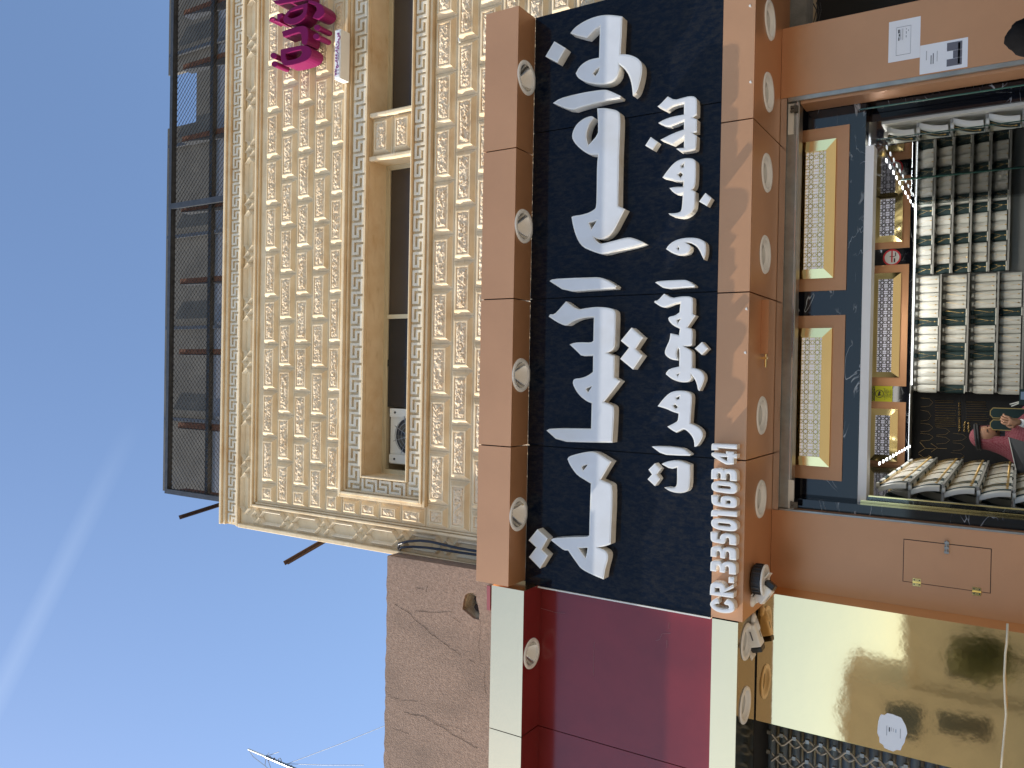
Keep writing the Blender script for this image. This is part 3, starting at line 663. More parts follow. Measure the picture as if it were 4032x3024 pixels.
# commercial number in channel letters over the lower fascia
num = thing('number_sign', 'white raised CR. 3350160341 number letters along the lower copper fascia', 'number sign', (-.9, 4.77, 3.0))
Z1, Z2 = (2740, 1720, 5.53), (2740, 2000, 3.3175)
nums = [
 ([(338,292),(338,175),(362,146),(897,172),(893,272),(485,242),(490,292)], [], Z1),
 ([(335,380),(345,350),(380,338),(655,375),(658,318),(825,330),(825,372),(895,378),(893,470),(825,468),(822,600),(700,608),(630,595),(345,420)], [[(530,440),(685,440),(682,525),(650,520)]], Z1),
 ([(333,920),(335,740),(350,705),(400,690),(540,690),(590,705),(610,735),(630,712),(680,705),(800,715),(860,740),(893,800),(890,968),(740,960),(745,860),(740,820),(715,800),(690,800),(665,820),(660,850),(655,940),(535,930),(540,820),(525,795),(490,790),(465,815),(465,920)], [], Z1),
 ([(335,1080),(345,1020),(380,985),(450,965),(560,968),(750,985),(840,1010),(890,1060),(905,1120),(890,1195),(850,1235),(780,1242),(650,1230),(480,1205),(390,1180),(345,1140)], [[(490,1055),(740,1080),(765,1110),(745,1140),(500,1120),(475,1090)]], Z1),
 ([(335,1275),(490,1285),(480,1420),(535,1440),(540,1340),(560,1310),(620,1292),(740,1300),(840,1330),(885,1370),(895,1420),(890,1500),(860,1540),(800,1550),(640,1535),(450,1505),(380,1480),(340,1430)], [[(660,1390),(735,1385),(757,1410),(755,1445),(735,1462),(660,1455)]], Z1),
 ([(198,108),(200,45),(215,27),(540,50),(537,118),(285,97),(285,112)], [], Z2),
 ([(197,195),(205,160),(235,142),(300,138),(440,152),(510,180),(540,220),(540,275),(515,303),(450,305),(320,290),(240,265),(205,235)], [[(300,193),(440,208),(460,230),(445,248),(300,232),(282,212)]], Z2),
 ([(192,315),(285,322),(278,405),(312,412),(316,370),(340,342),(390,335),(470,345),(520,370),(530,400),(525,490),(435,480),(437,420),(430,395),(410,388),(390,400),(380,460),(360,472),(330,468),(230,450),(200,430),(192,400)], [], Z2),
 ([(192,635),(195,530),(215,507),(260,500),(320,505),(345,545),(370,520),(440,518),(510,540),(527,580),(525,685),(437,675),(437,600),(425,572),(400,570),(385,590),(380,662),(317,655),(315,580),(300,562),(275,565),(268,580),(268,642)], [], Z2),
 ([(188,822),(190,715),(210,695),(260,690),(315,695),(340,735),(365,710),(440,705),(505,730),(527,770),(522,872),(432,865),(432,790),(420,762),(395,762),(380,780),(375,848),(310,840),(310,770),(295,752),(272,755),(265,770),(263,832)], [], Z2),
 ([(428,905),(500,910),(498,985),(425,978)], [], Z2),
 ([(182,1135),(188,1010),(210,980),(255,968),(330,978),(370,1005),(388,1055),(490,1000),(495,1045),(365,1106),(495,1108),(490,1178)], [[(250,1045),(310,1048),(312,1102),(250,1098)]], Z2),
 ([(290,1180),(240,1190),(205,1215),(183,1250),(190,1285),(230,1330),(300,1365),(380,1378),(460,1370),(500,1345),(505,1290),(490,1240),(450,1210),(405,1195),(365,1245),(385,1265),(425,1272),(435,1300),(420,1320),(370,1322),(310,1310),(265,1290),(245,1268),(260,1250),(305,1250)], [], Z2)]
for p_, h, o in nums: letter(num, p_, h, o, 4.735, 4.799, .0062)

# ------------------------------------------------------------ downlights
ORD = ['leftmost', 'second', 'third', 'fourth', 'fifth', 'sixth', 'seventh', 'eighth', 'ninth', 'tenth', 'eleventh', 'twelfth', 'thirteenth', 'fourteenth']
def downlight(x, y, z, r_, label, group, rimm, conem, shallow=False):
    t = thing('downlight', label, 'downlight', (x, y, z), group)
    s = r_/.125
    MB().lathe((x, y, z), [(.094*s,-.002),(.097*s,-.008),(.121*s,-.008),(.125*s,-.001)], 40).build('rim', rimm, t, True)
    if shallow:
        MB().lathe((x, y, z), [(.096*s,-.003),(.092*s,.012),(.070*s,.016)], 40).build('inner_ring', conem, t, True)
        MB().lathe((x, y, z), [(.070*s,.016),(.066*s,.034),(.0,.038)], 40).build('diffuser', M['lampface'], t, True)
        MB().lathe((x, y, z), [(.026*s,.030),(.020*s,.026),(0,.025)], 20).build('lamp', M['acrylic'], t, True)
    else:
        MB().lathe((x, y, z), [(.096*s,-.003),(.085*s,.02),(.055*s,.05),(.022*s,.075)], 40).build('reflector', conem, t, True)
        MB().lathe((x, y, z), [(.024*s,.070),(.0,.069)], 20).build('lamp', M['acrylic'], t)
    return t
for i, (x, y) in enumerate(sorted(UPL)): downlight(x, y, 4.498, .117, f'{ORD[i]+" " if i==0 else ORD[i]+" from left "}silver cone downlight under the upper copper fascia', 'downlights under the upper fascia', M['white'], M['chrome'])
for i, (x, y) in enumerate(sorted(LOL)): downlight(x, y, 2.972, .122, f'{ORD[i]+" " if i==0 else ORD[i]+" from left "}white downlight under the lower copper fascia above the doorway', 'downlights under the lower fascia', M['white'], M['white'], True)

# ------------------------------------------------------------ copper pilasters either side of the doorway
Yq = 5.42
pr1 = thing('pilaster', 'plain copper pilaster with two paper notices right of the doorway', 'pilaster', (2.08, Yq, .14))
MB().box(1.857, 2.315, Yq, 5.75, .14, 2.97).build('panel', M['copper'], pr1)
pl1 = thing('pilaster', 'copper pilaster with a hinged hatch left of the doorway', 'pilaster', (-1.15, Yq, .14))
MB().box(-1.424, -.857, Yq, 5.75, .14, 2.97).build('panel', M['copper'], pl1)
hx0, hx1 = PY(3559, 2287, Yq)[0], PY(3559, 2124, Yq)[0]; hz1, hz0 = PY(3559, 2200, Yq)[2], PY(3900, 2240, Yq)[2]
MB().box(hx0-.004, hx1+.004, Yq-.0015, Yq-.0005, hz0-.004, hz1+.004).build('hatch_gap', M['dark'], pl1)
hd = MB().box(hx0, hx1, Yq-.004, Yq-.0016, hz0, hz1).build('hatch', M['copper'], pl1)
for px, py in ((3610, 2292), (3846, 2328)):
    q = PY(px, py, Yq); h = MB()
    h.box(q[0]-.024, q[0]-.002, Yq-.007, Yq-.0042, q[2]-.022, q[2]+.022).box(q[0]+.002, q[0]+.024, Yq-.007, Yq-.0042, q[2]-.022, q[2]+.022)
    h.tube([(q[0], Yq-.007, q[2]-.023), (q[0], Yq-.007, q[2]+.023)], .004)
    o = h.build('hinge', M['gold'], hd)
    s_ = MB()
    for dx in (-.013, .013):
        for dz in (-.014, .014): s_.lathe((q[0]+dx, Yq-.0085, q[2]+dz), [(0,0),(.004,0),(.004,.0015)], 8, 'y')
    s_.build('hinge_screw', M['black'], hd)
q = PY(3728, 2155, Yq); h = MB()
h.box(q[0]-.03, q[0]+.03, Yq-.008, Yq-.0042, q[2]-.010, q[2]+.010).tube([(q[0]-.036, Yq-.014, q[2]), (q[0]+.042, Yq-.014, q[2])], .005)
for dx in (-.028, .0, .03): h.box(q[0]+dx-.006, q[0]+dx+.006, Yq-.019, Yq-.004, q[2]-.012, q[2]+.012)
h.build('bolt', M['steel'], hd)
# notices
def paper(corners, label, Y):
    P4 = [PY(x, y, Y) for x, y in corners]; x0 = (P4[0][0]+P4[3][0])/2; x1 = (P4[1][0]+P4[2][0])/2; z1 = (P4[0][2]+P4[1][2])/2; z0 = (P4[2][2]+P4[3][2])/2
    t = thing('paper_notice', label, 'notice', ((x0+x1)/2, Y, z0))
    MB().box(x0, x1, Y-.0012, Y-.0004, z0, z1).build('sheet', M['paper'], t); return t, x0, x1, z0, z1
Z3 = lambda x, y: (3400+x/3.5, y/3.5)
t, x0, x1, z0, z1 = paper([Z3(345,870), Z3(347,312), Z3(788,220), Z3(778,790)], 'upper white paper notice with a framed printed block on the copper pilaster', Yq)
def marks(t, x0, x1, z0, z1, L, Y):
    for u0, u1, v0, v1, mk in L: MB().box(x0+(x1-x0)*u0, x0+(x1-x0)*u1, Y-.0022, Y-.0013, z1-(z1-z0)*v1, z1-(z1-z0)*v0).build('print', M[mk], t)
frm = [(.14,.83,.245,.252,'ink'),(.14,.83,.70,.707,'ink'),(.14,.147,.252,.70,'ink'),(.823,.83,.252,.70,'ink')]
marks(t, x0, x1, z0, z1, frm+[(.50,.58,.31,.345,'inkdark'),(.60,.66,.32,.36,'inkdark'),(.68,.77,.30,.35,'inkdark'),(.52,.76,.375,.385,'ink'),(.50,.78,.42,.435,'inkpale'),(.50,.78,.45,.462,'inkpale'),(.55,.60,.55,.565,'inkdark'),(.64,.70,.55,.565,'inkdark'),(.74,.77,.55,.565,'ink'),(.70,.73,.62,.635,'ink')], Yq)
t, x0, x1, z0, z1 = paper([Z3(772,1028), Z3(782,630), Z3(1443,513), Z3(1430,925)], 'lower white paper notice with a dark grey block on the copper pilaster', Yq)
marks(t, x0, x1, z0, z1, [(.12,.36,.57,.885,'ink'),(.37,.63,.70,.885,'ink'),(.64,.92,.57,.885,'ink'),(.16,.88,.80,.845,'inkpale'),(.46,.78,.13,.15,'inkpale'),(.30,.60,.23,.25,'ink'),(.30,.66,.275,.295,'ink'),(.36,.72,.36,.375,'inkpale')], Yq)

# ------------------------------------------------------------ shutter track over and beside the doorway
trk = thing('shutter_track', 'grey steel shutter bar with two latches over the shop doorway', 'shutter', (.5, 5.47, 2.85))
b = MB(); b.box(-.845, 1.85, 5.45, 5.55, 2.855, 2.955); b.build('bottom_bar', M['steel'], trk, bevel=.004)
b = MB()
for y0 in (5.424, 5.436): b.box(-.855, 1.855, y0, y0+.007, 2.93, 2.969)
b.box(-.845, 1.85, 5.442, 5.449, 2.862, 2.872); b.build('bar_lip', M['chrome'], trk)
for yy in (470, 1950):
    q = PY(3115, yy, 5.445); b = MB().box(q[0]-.10, q[0]+.10, 5.441, 5.449, q[2]-.018, q[2]+.018).build('latch_plate', M['alu'], trk)
    s = 1 if yy < 1000 else -1
    k = MB().box(q[0]+.06*s-.02, q[0]+.06*s+.02, 5.418, 5.44, q[2]-.045, q[2]-.02).box(q[0]+.06*s-.02, q[0]+.06*s-.006, 5.418, 5.44, q[2]-.0199, q[2]+.0).box(q[0]+.06*s+.006, q[0]+.06*s+.02, 5.418, 5.44, q[2]-.0199, q[2]+.0)
    k.tube([(q[0]+.06*s-.024, 5.429, q[2]-.004), (q[0]+.06*s+.024, 5.429, q[2]-.004)], .004)
    k.build('padlock', M['sheetdark'], trk)
for xa, s in ((-.857, 1), (1.857, -1)):
    MB().box(min(xa, xa+s*.028), max(xa, xa+s*.012), 5.424, 5.446, .14, 2.925).build('guide_rail', M['steel'], trk)
    MB().box(min(xa, xa+s*.046), max(xa, xa+s*(.012 if s > 0 else .03)), 5.448, 5.62, .14, 2.85).build('guide_channel', M['copper'], trk)
# small copper box with a bolt under the lower fascia
q = PZ(2997, 1282, 2.972)
bx = thing('bolt_cover', 'small copper angle bracket with brass bolt on the fascia soffit', 'bracket', (q[0], q[1], 2.94))
MB().box(q[0]-.175, q[0]+.16, q[1]-.005, q[1]+.0, 2.925, 2.9715).box(q[0]-.175, q[0]+.16, q[1]+.001, q[1]+.15, 2.962, 2.9715).build('angle', M['copper'], bx)
MB().tube([(q[0]-.26, q[1]+.04, 2.950), (q[0]-.17, q[1]+.04, 2.950)], .008).box(q[0]-.21, q[0]-.195, q[1]+.02, q[1]+.06, 2.94, 2.971).build('bolt', M['gold'], bx)

# ------------------------------------------------------------ shop interior
Yb, ZC, XLw, XRw = 8.12, 2.775, -.74, 1.70
room = thing('shop_interior', 'jewellery shop interior with black marble header and copper panels', 'shop', (.5, 7, .14))
b = MB().box(XLw-.3, XRw+.3, Yb+.02, Yb+.2, .14, 2.95); b.build('back_wall', M['marble'], room)
MB().box(XLw-.3, XLw-.02, 5.76, Yb+.019, .14, 2.95).build('left_wall', M['marble'], room)
MB().box(XRw-.0, XRw+.019, 5.78, Yb, .9, 2.405).build('display_back', M['ivory'], room)
MB().box(XRw+.02, XRw+.3, 5.76, Yb+.019, .14, 2.95).build('right_wall', M['marble'], room)
MB().box(XLw-.019, XRw+.019, 5.751, Yb+.019, ZC, 2.95).build('ceiling', M['white'], room)
MB().box(XLw-.3, XRw+.3, 5.44, Yb+.2, .141, .155).build('floor', M['ivory'], room)
hd_ = MB().box(-.853, 1.853, 5.63, 5.75, 2.478, 2.97); hd_.build('header', M['marble'], room)
MB().box(-.80, 1.53, 5.622, 5.75, 2.424, 2.476).build('header_edge', M['white'], room)
MB().box(-.843, -.782, 5.50, 5.629, .156, 2.85).build('marble_jamb', M['marble'], room)
MB().box(-.782, -.745, 5.66, 5.75, .156, 2.42).build('marble_jamb', M['marble'], room)
MB().box(1.775, 1.806, 5.64, 5.75, .156, 2.42).build('marble_jamb', M['marble'], room)
def star_ribbons(mb, cx, cz, r_, Y, wd, n=8, k=3):
    p = [(cx+r_*math.cos(2*math.pi*i/n+math.pi/n), cz+r_*math.sin(2*math.pi*i/n+math.pi/n)) for i in range(n)]
    for i in range(n):
        a, c2 = p[i], p[(i+k) % n]; mb.bar((a[0], Y, a[1]), (c2[0], Y, c2[1]), wd, .004, (0,1,0))
def screen_panel(x0, x1, z0, z1, fr, lx0, lx1, lz0, lz1, Y, label, nm):
    t = thing('lattice_panel', label, 'wall panel', ((x0+x1)/2, Y, z0), 'star lattice panels in the shop')
    MB().box(x0, x1, Y-.012, Y-.001, z0, z1).build('copper_board', M['copper'], t)
    fx0, fx1, fz0, fz1 = fr
    f = MB(); y0 = Y-.030; ys = Y-.013
    def quadbar(A, B, Cc, D): f.hexa([(A[0], ys, A[1]), (B[0], ys, B[1]), (Cc[0], ys, Cc[1]), (D[0], ys, D[1]), (A[0], y0, A[1]), (B[0], y0, B[1]), (Cc[0], y0-.012, Cc[1]), (D[0], y0-.012, D[1])])
    quadbar((fx0, fz0), (fx1, fz0), (lx1, lz0), (lx0, lz0)); quadbar((fx1, fz1), (fx0, fz1), (lx0, lz1), (lx1, lz1))
    quadbar((fx0, fz1), (fx0, fz0), (lx0, lz0), (lx0, lz1)); quadbar((fx1, fz0), (fx1, fz1), (lx1, lz1), (lx1, lz0))
    f.build('brass_frame', M['gold'], t)
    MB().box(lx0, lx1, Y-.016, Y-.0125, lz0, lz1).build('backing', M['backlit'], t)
    mb = MB(); h = lz1-lz0; nrow = 2; c_ = h/nrow; ncol = max(1, round((lx1-lx0)/c_)); cw = (lx1-lx0)/ncol
    for i in range(ncol):
        for j in range(nrow):
            cx, cz = lx0+cw*(i+.5), lz0+c_*(j+.5)
            star_ribbons(mb, cx, cz, min(cw, c_)*.52, Y-.020, nm)
    for i in range(ncol+1): mb.bar((lx0+cw*i, Y-.020, lz0), (lx0+cw*i, Y-.020, lz1), nm*.7, .004, (0,1,0))
    mb.build('star_lattice', M['goldline'] if Y < 6 else M['lattice'], t)
Yh = 5.63
screen_panel(.601, 1.685, 2.575, 2.93, (.683,1.60,2.652,2.90), .745, 1.528, 2.712, 2.84, Yh, 'copper lattice panel with brass frame over the doorway, nearer the paper notices', .0036)
screen_panel(-.657, .437, 2.575, 2.93, (-.568,.352,2.652,2.90), -.505, .29, 2.712, 2.84, Yh, 'copper lattice panel with brass frame over the doorway, nearer the hatch', .0036)
Q = lambda x, y: PY(x, y, Yb)
for (ya, yb_), (fa, fb_), (la, lb_), lab in (((739,979),(760,954),(785,930),'copper lattice panel on the back wall beside the no smoking sign, nearer the right wall'), ((1043,1520),(1075,1486),(1100,1465),'long copper lattice panel on the back wall between the two warning signs'), ((1582,1830),(1610,1816),(1635,1791),'copper lattice panel on the back wall over the black jewellery board')):
    screen_panel(Q(3500,yb_)[0], Q(3500,ya)[0], 2.475, ZC-.002, (Q(3500,fb_)[0], Q(3500,fa)[0], 2.535, ZC-.004), Q(3480,lb_)[0], Q(3480,la)[0], 2.60, 2.725, Yb+.02, lab, .0045)
# warning signs
q = Q(3511, 1013); Ysg = Yb+.018
t = thing('no_smoking_sign', 'round red and white no smoking sign on the black marble', 'sign', q)
MB().lathe((q[0], Ysg, q[2]), [(0,0),(.062,0),(.062,.003)], 40, 'y').build('disc', M['paper'], t)
MB().lathe((q[0], Ysg-.002, q[2]), [(.062,0),(.076,0),(.076,.004),(.062,.004)], 40, 'y').bar((q[0]-.045, Ysg-.002, q[2]+.0), (q[0]+.062, Ysg-.002, q[2]+.0), .012, .002, (0,1,0)).build('ring', M['red'], t)
MB().box(q[0]-.045, q[0]-.008, Ysg-.003, Ysg-.001, q[2]-.028, q[2]-.016).box(q[0]+.01, q[0]+.045, Ysg-.003, Ysg-.001, q[2]-.034, q[2]-.026).box(q[0]+.006, q[0]+.012, Ysg-.003, Ysg-.001, q[2]-.024, q[2]+.02).build('cigarette_mark', M['inkdark'], t)
a0, a1 = Q(3470, 1581), Q(3470, 1520); zt, zb_ = Q(3431, 1550)[2], Q(3513, 1550)[2]; zt = min(zt, ZC-.01)
t = thing('camera_warning_sign', 'yellow CCTV warning sign with black camera symbol on the back wall', 'sign', ((a0[0]+a1[0])/2, Yb, zb_))
MB().box(a0[0], a1[0], Yb+.010, Yb+.013, zb_, zt).build('board', M['yellow'], t)
xm_ = (a0[0]+a1[0])/2; hs = zt-zb_
MB().box(a0[0]+.002, a1[0]-.002, Yb+.0085, Yb+.0095, zt-hs*.16, zt-.001).build('header_band', M['inkdark'], t)
text('WARNING', .030, (xm_, Yb+.008, zt-hs*.085), M['yellow'], t)
MB().lathe((xm_, Yb+.008, zt-hs*.38), [(.032,0),(.037,0),(.037,.002),(.032,.002)], 32, 'y').bar((xm_-.02, Yb+.008, zt-hs*.34), (xm_+.022, Yb+.008, zt-hs*.40), .016, .002, (0,1,0)).bar((xm_-.016, Yb+.008, zt-hs*.47), (xm_-.004, Yb+.008, zt-hs*.40), .006, .002, (0,1,0)).build('camera_symbol', M['inkdark'], t)
text('CC TV', .022, (xm_, Yb+.008, zt-hs*.83), M['inkdark'], t); text('IN OPERATION', .011, (xm_, Yb+.008, zt-hs*.93), M['inkdark'], t)
PF = {'ا':(0xFE8D,2),'ب':(0xFE8F,4),'ح':(0xFEA1,4),'ر':(0xFEAD,2),'ق':(0xFED5,4),'ك':(0xFED9,4),'ل':(0xFEDD,4),'م':(0xFEE1,4),'ي':(0xFEF1,4),'ت':(0xFE95,4)}
def shape(s):
    out = []
    for wd in s.split(' '):
        r_ = []; prev = False
        for i, chh in enumerate(wd):
            c0, n = PF[chh]; nx = i+1 < len(wd); f = (3 if prev and nx else 1 if prev else 2 if nx else 0) if n == 4 else (1 if prev else 0)
            r_.append(chr(c0+f)); prev = n == 4
        out.append(''.join(reversed(r_)))
    return ' '.join(reversed(out))
text(shape('المحل مراقب'), .020, (xm_, Yb+.008, zt-hs*.62), M['inkdark'], t); text(shape('بالكاميرات'), .020, (xm_, Yb+.008, zt-hs*.72), M['inkdark'], t)

# ceiling spots: real lamps
for i, yy in enumerate((819, 933, 1037, 1159, 1271, 1385, 1499, 1618, 1730)):
    q = PZ(3424, yy, ZC)
    t = thing('ceiling_spot', f'{ORD[8-i]+" " if i==8 else ORD[8-i]+" from left "}lit {"cool" if i%2 else "warm"} ceiling spot inside the shop', 'ceiling light', (q[0], 7.72, ZC), 'lit ceiling spots in the shop')
    MB().lathe((q[0], 7.72, ZC), [(.052,-.006),(.062,-.006),(.064,-.0005)], 24).build('rim', M['white'], t)
    MB().lathe((q[0], 7.72, ZC), [(0,-.004),(.052,-.004)], 24).build('lamp', M['ledcool' if i % 2 else 'ledwarm'], t)
for i, (x, y, pw) in enumerate(((.0,6.6,4.6),(1.0,6.4,5.5),(.5,7.4,4.4))):
    l = bpy.data.lights.new('shop_ceiling_light', 'AREA'); l.energy = pw; l.size = .5; l.color = (1,.97,.90)
    o = bpy.data.objects.new('shop_ceiling_light', l); COL.objects.link(o); o.location = (x, y, ZC-.03)
for x, y, sx_, sy_, ry, pw in ((1.50, 6.95, .010, 1.8, .6, 2.6), (-.52, 6.95, .010, 1.8, -.6, 1.6), (.8, 7.86, 1.7, .010, 0, 1.2)):
    l = bpy.data.lights.new('display_strip_light', 'AREA'); l.shape = 'RECTANGLE'; l.size = sx_; l.size_y = sy_; l.energy = pw; l.color = (.95,.98,1)
    o = bpy.data.objects.new('display_strip_light', l); COL.objects.link(o); o.location = (x, y, 2.44); o.rotation_euler = (0, -ry, 0)
# LED strips over the displays
stp = thing('light_strip', 'bright white LED strip along the top of the displays', 'light strip', (.5, 8, 2.42))
MB().box(-.02, XRw-.02, 7.93, 7.955, 2.408, 2.414).build('tube', M['strip'], stp)
for k in range(11):
    MB().box(XLw+.17, XLw+.19, 6.0+k*.18, 6.05+k*.18, 2.40, 2.406).build('lamp', M['strip'], stp); MB().box(XRw-.19, XRw-.17, 6.0+k*.18, 6.05+k*.18, 2.40, 2.406).build('lamp', M['strip'], stp)
MB().box(-.78, -.10, 8.075, 8.085, 2.425, 2.440).build('tube', M['strip'], stp)
MB().box(XLw-.015, XRw+.015, 7.92, Yb+.015, 2.416, 2.422).build('canopy', M['greyboard'], stp)

# necklace busts: one of each kind, then copies
def bust(kind, w_, h_):
    mm = M['ivory'] if kind == 'ivory' else M['velvet']
    t = thing('necklace_bust', f'{kind} bust', 'necklace stand', (0,0,0))
    b = MB(); n = 8; L, Rr = [], []
    prof = []
    for i in range(n+1):
        v = i/n; z = v*h_; yb = -.020-.012*math.sin(v*math.pi)+v*.040
        ww = w_*.485 if v < .80 else w_*(.485-.26*((v-.80)/.20)**1.6)
        prof.append((z, yb, ww))
    m_ = 6; base = 0
    for z, yb, ww in prof:
        for j in range(m_+1):
            u = j/m_*2-1; b.v.append((u*ww, yb+.010*u*u, z))
    for i in range(n):
        for j in range(m_): a = i*(m_+1)+j; b.f.append((a, a+1, a+m_+2, a+m_+1))
    nb = len(b.v)
    for z, yb, ww in prof: b.v += [(-ww, yb+.035, z), (ww, yb+.035, z)]
    for i in range(n):
        b.f.append((i*(m_+1), (i+1)*(m_+1), nb+2*i+2, nb+2*i)); b.f.append((i*(m_+1)+m_, nb+2*i+1, nb+2*i+3, (i+1)*(m_+1)+m_))
    o = b.build('board', mm, t, True)
    MB().lathe((0, .012, h_), [(w_*.30,-.004),(w_*.30,.010),(w_*.26,.016),(0,.016)], 14).build('neck', mm, t, True)
    c2 = MB(); zz = h_*.30
    for s in (-1, 1): c2.tube([(s*w_*.30, -.004, h_*.93), (s*w_*.17, -.021, h_*.62), (0, -.036, zz)], .0007, 5)
    c2.tube([(0,-.036,zz), (0,-.034,zz-.028)], .0010, 5).lathe((0,-.036,zz-.030), [(0,.012),(.005,.003),(.004,-.006),(0,-.010)], 8)
    c2.build('necklace', M['goldwire'], t)
    if kind != 'ivory': MB().box(-w_*.47, w_*.47, -.034, -.018, -.008, 0).build('base_lip', M['ivory'], t)
    return t
WA, WB = .083, .073
pro = {}
for k, w_, h_ in (('A', WA, .118), ('B', WB, .168)):
    for c_ in ('ivory', 'green'): pro[k+c_] = bust(c_, w_, h_)
used = set()
def put(key, loc, rz, label, group):
    if key not in used:
        used.add(key); o = pro[key]; o.location = loc; o.rotation_euler = (0,0,rz); o['label'] = label
    else: o = copy_tree(pro[key], loc, label, rz)
    o['group'] = group
ROWS = ['top', 'second', 'third', 'fourth', 'bottom']
shelf = thing('display_shelving', 'grey stepped shelving carrying necklace busts around the shop walls', 'shelves', (.5, 8, .16))
sbm = MB(); sbm.box(.0-.07, XRw, 8.05, 8.119, .16, 2.415)
ZA = [2.285, 2.140, 2.000, 1.862, 1.720]; ZBk = [2.218, 2.006, 1.786, 1.60]
for z in ZA: sbm.box(.965, XRw-.001, 7.95, 8.049, z-.024, z-.010)
for z in ZBk: sbm.box(-.07, .955, 7.95, 8.049, z-.024, z-.010)
for i in range(5):
    for s, xw in ((1, XLw), (-1, XRw)): pass
sbm.build('back_shelf', M['greyboard'], shelf)
xA = [Q(3700, 300+y/2.37)[0] for y in (1187,1280,1370,1455,1547)]+[Q(3700, 900+y/2.37)[0] for y in (217,303,395)]
patA = 'WGWWGWWG'
for r_, z in enumerate(ZA):
    for i, x in enumerate(xA):
        kd = 'ivory' if patA[i] == 'W' else 'green'
        put('A'+kd, (x, 8.0, z), 0, f'{kd} necklace bust, {"rightmost" if i==0 else ORD[i]+" from right"} in the {ROWS[r_]} row of the right back display', 'necklace busts on the back wall')
xBs = [Q(3700, 900+y/2.37)[0] for y in (490,568,648,725,802,878,955,1033,1112,1190,1265,1345,1418,1495)]
patB = ['WWWWWGWWWGWWWW', 'WWWWGGWWGGWWWG', 'WWWWGGWWGGWWWW', 'WWWWGWWWWWWWWW']
for r_, z in enumerate(ZBk):
    for i, x in enumerate(xBs):
        kd = 'ivory' if patB[r_][i] == 'W' else 'green'
        put('B'+kd, (x, 8.0, z), 0, f'{kd} necklace bust, {"rightmost" if i==0 else ORD[i]+" from right"} in the {ROWS[r_]} row of the middle back display', 'necklace busts on the back wall')
slb, srb = MB(), MB()
for i in range(5):
    z = (2.215,2.02,1.825,1.63,1.44)[i]
    slb.box(XLw-.019, XLw+.09, 5.85, 7.95, z-.024, z-.010); srb.box(XRw-.09, XRw-.001, 5.85, 7.95, z-.024, z-.010)
    for j in range(22):
        y = 5.86+j*.095
        kd = 'green' if (j*7+3) % 9 in (1, 4) or j in (5,) else 'ivory'
        if i < 4: put('B'+kd, (XRw-.06, y, z), -math.pi/2, f'{kd} necklace bust, {"nearest" if j==0 else (ORD[j] if j<14 else str(j+1)+"th")+" from the door"} in the {ROWS[i]} row of the right wall', 'necklace busts on the right wall')
        if i < 5: put('B'+kd, (XLw+.06, y, z), math.pi/2, f'{kd} necklace bust, {"nearest" if j==0 else (ORD[j] if j<14 else str(j+1)+"th")+" from the door"} in the {ROWS[i]} row of the left wall', 'necklace busts on the left wall')
slb.build('side_shelf', M['greyboard'], shelf); srb.build('side_shelf', M['greyboard'], shelf)
# black jewellery board
bdx0, bdx1 = Q(3700, 1865)[0], Q(3700, 1545)[0]
bd = thing('jewellery_board', 'black jewellery board hung with rows of gold chains and bracelets', 'display board', ((bdx0+bdx1)/2, Yb, 1.3))
MB().box(bdx0, bdx1, 8.085, 8.119, .9, 2.425).build('board', M['blackboard'], bd)
ZF = lambda x, y: PY(3600+x/4.148, 1500+y/4.148, 8.08)
g = MB()
for ys, xa, xb in (((320,348,398,435,478,520,560,602,635,668,700,735),340,650), ((335,355,385,415,450,492,540,580,612,640),845,1165)):
    for y in ys: g.tube([ZF(xa, y), ZF(xb+random.uniform(-10,50), y+6)], .0013, 5)
for y in (365,410,460,508,550,608,640,670,700,738,770,815): a = ZF(740, y); g.lathe((a[0], 8.078, a[2]), [(.006,0),(.009,.002),(.006,.004)], 8, 'y')
for x, y in ((835,680),(890,690),(825,720),(895,738),(825,765),(890,780),(820,812),(895,822),(1010,705),(1010,800)): a = ZF(x, y); g.lathe((a[0], 8.078, a[2]), [(.006,0),(.010,.002),(.006,.004)], 8, 'y')
for sx, sy, sw, sh in ((105,275,200,150),(105,475,170,180),(105,690,200,140),(100,855,210,125),(360,760,220,125),(360,905,220,125),(630,855,220,125),(630,1010,190,130),(600,1170,220,115),(590,1310,210,125)):
    g.tube([ZF(sx, sy), ZF(sx+sw*.7, sy+sh*.12), ZF(sx+sw, sy+sh*.5), ZF(sx+sw*.7, sy+sh*.9), ZF(sx, sy+sh)], .0007, 5)
for p3 in ([(90,1000),(180,1100),(70,1170)], [(180,1100),(340,1110)], [(270,1020),(380,1090),(275,1160)], [(380,1100),(530,1105)], [(70,1190),(180,1268),(70,1345)], [(180,1270),(320,1275)], [(235,1212),(330,1305),(225,1385)], [(335,1305),(500,1315)]):
    g.tube([ZF(*q) for q in p3], .0014, 5)
g.build('jewellery', M['goldwire'], bd)
# glass and counter
gl = thing('glass_screen', 'clear glass shop front panes with greenish edges', 'glass', (.5, 5.72, .2))
MB().box(XRw-.135, XRw-.13, 5.8, 7.9, 1.0, 2.40).build('side_pane', M['glass'], gl)
for a, b_ in (((3463,549),(4032,469)), ((3594,705),(4032,659)), ((3396,430),(4032,334))):
    q = PX(*a, XRw-.14); MB().box(XRw-.142, XRw-.136, q[1], q[1]+.008, 1.0, 2.41).build('pane_edge', M['glassedge'], gl)
ct = thing('glass_counter', 'glass topped jewellery counter across the shop', 'counter', (.5, 6.9, .16))
MB().box(-.62, 1.5, 6.55, 7.15, .16, 1.50).build('cabinet', M['velvet'], ct)
MB().box(-.64, 1.52, 6.53, 7.17, 1.505, 1.517).build('glass_top', M['glassedge'], ct)
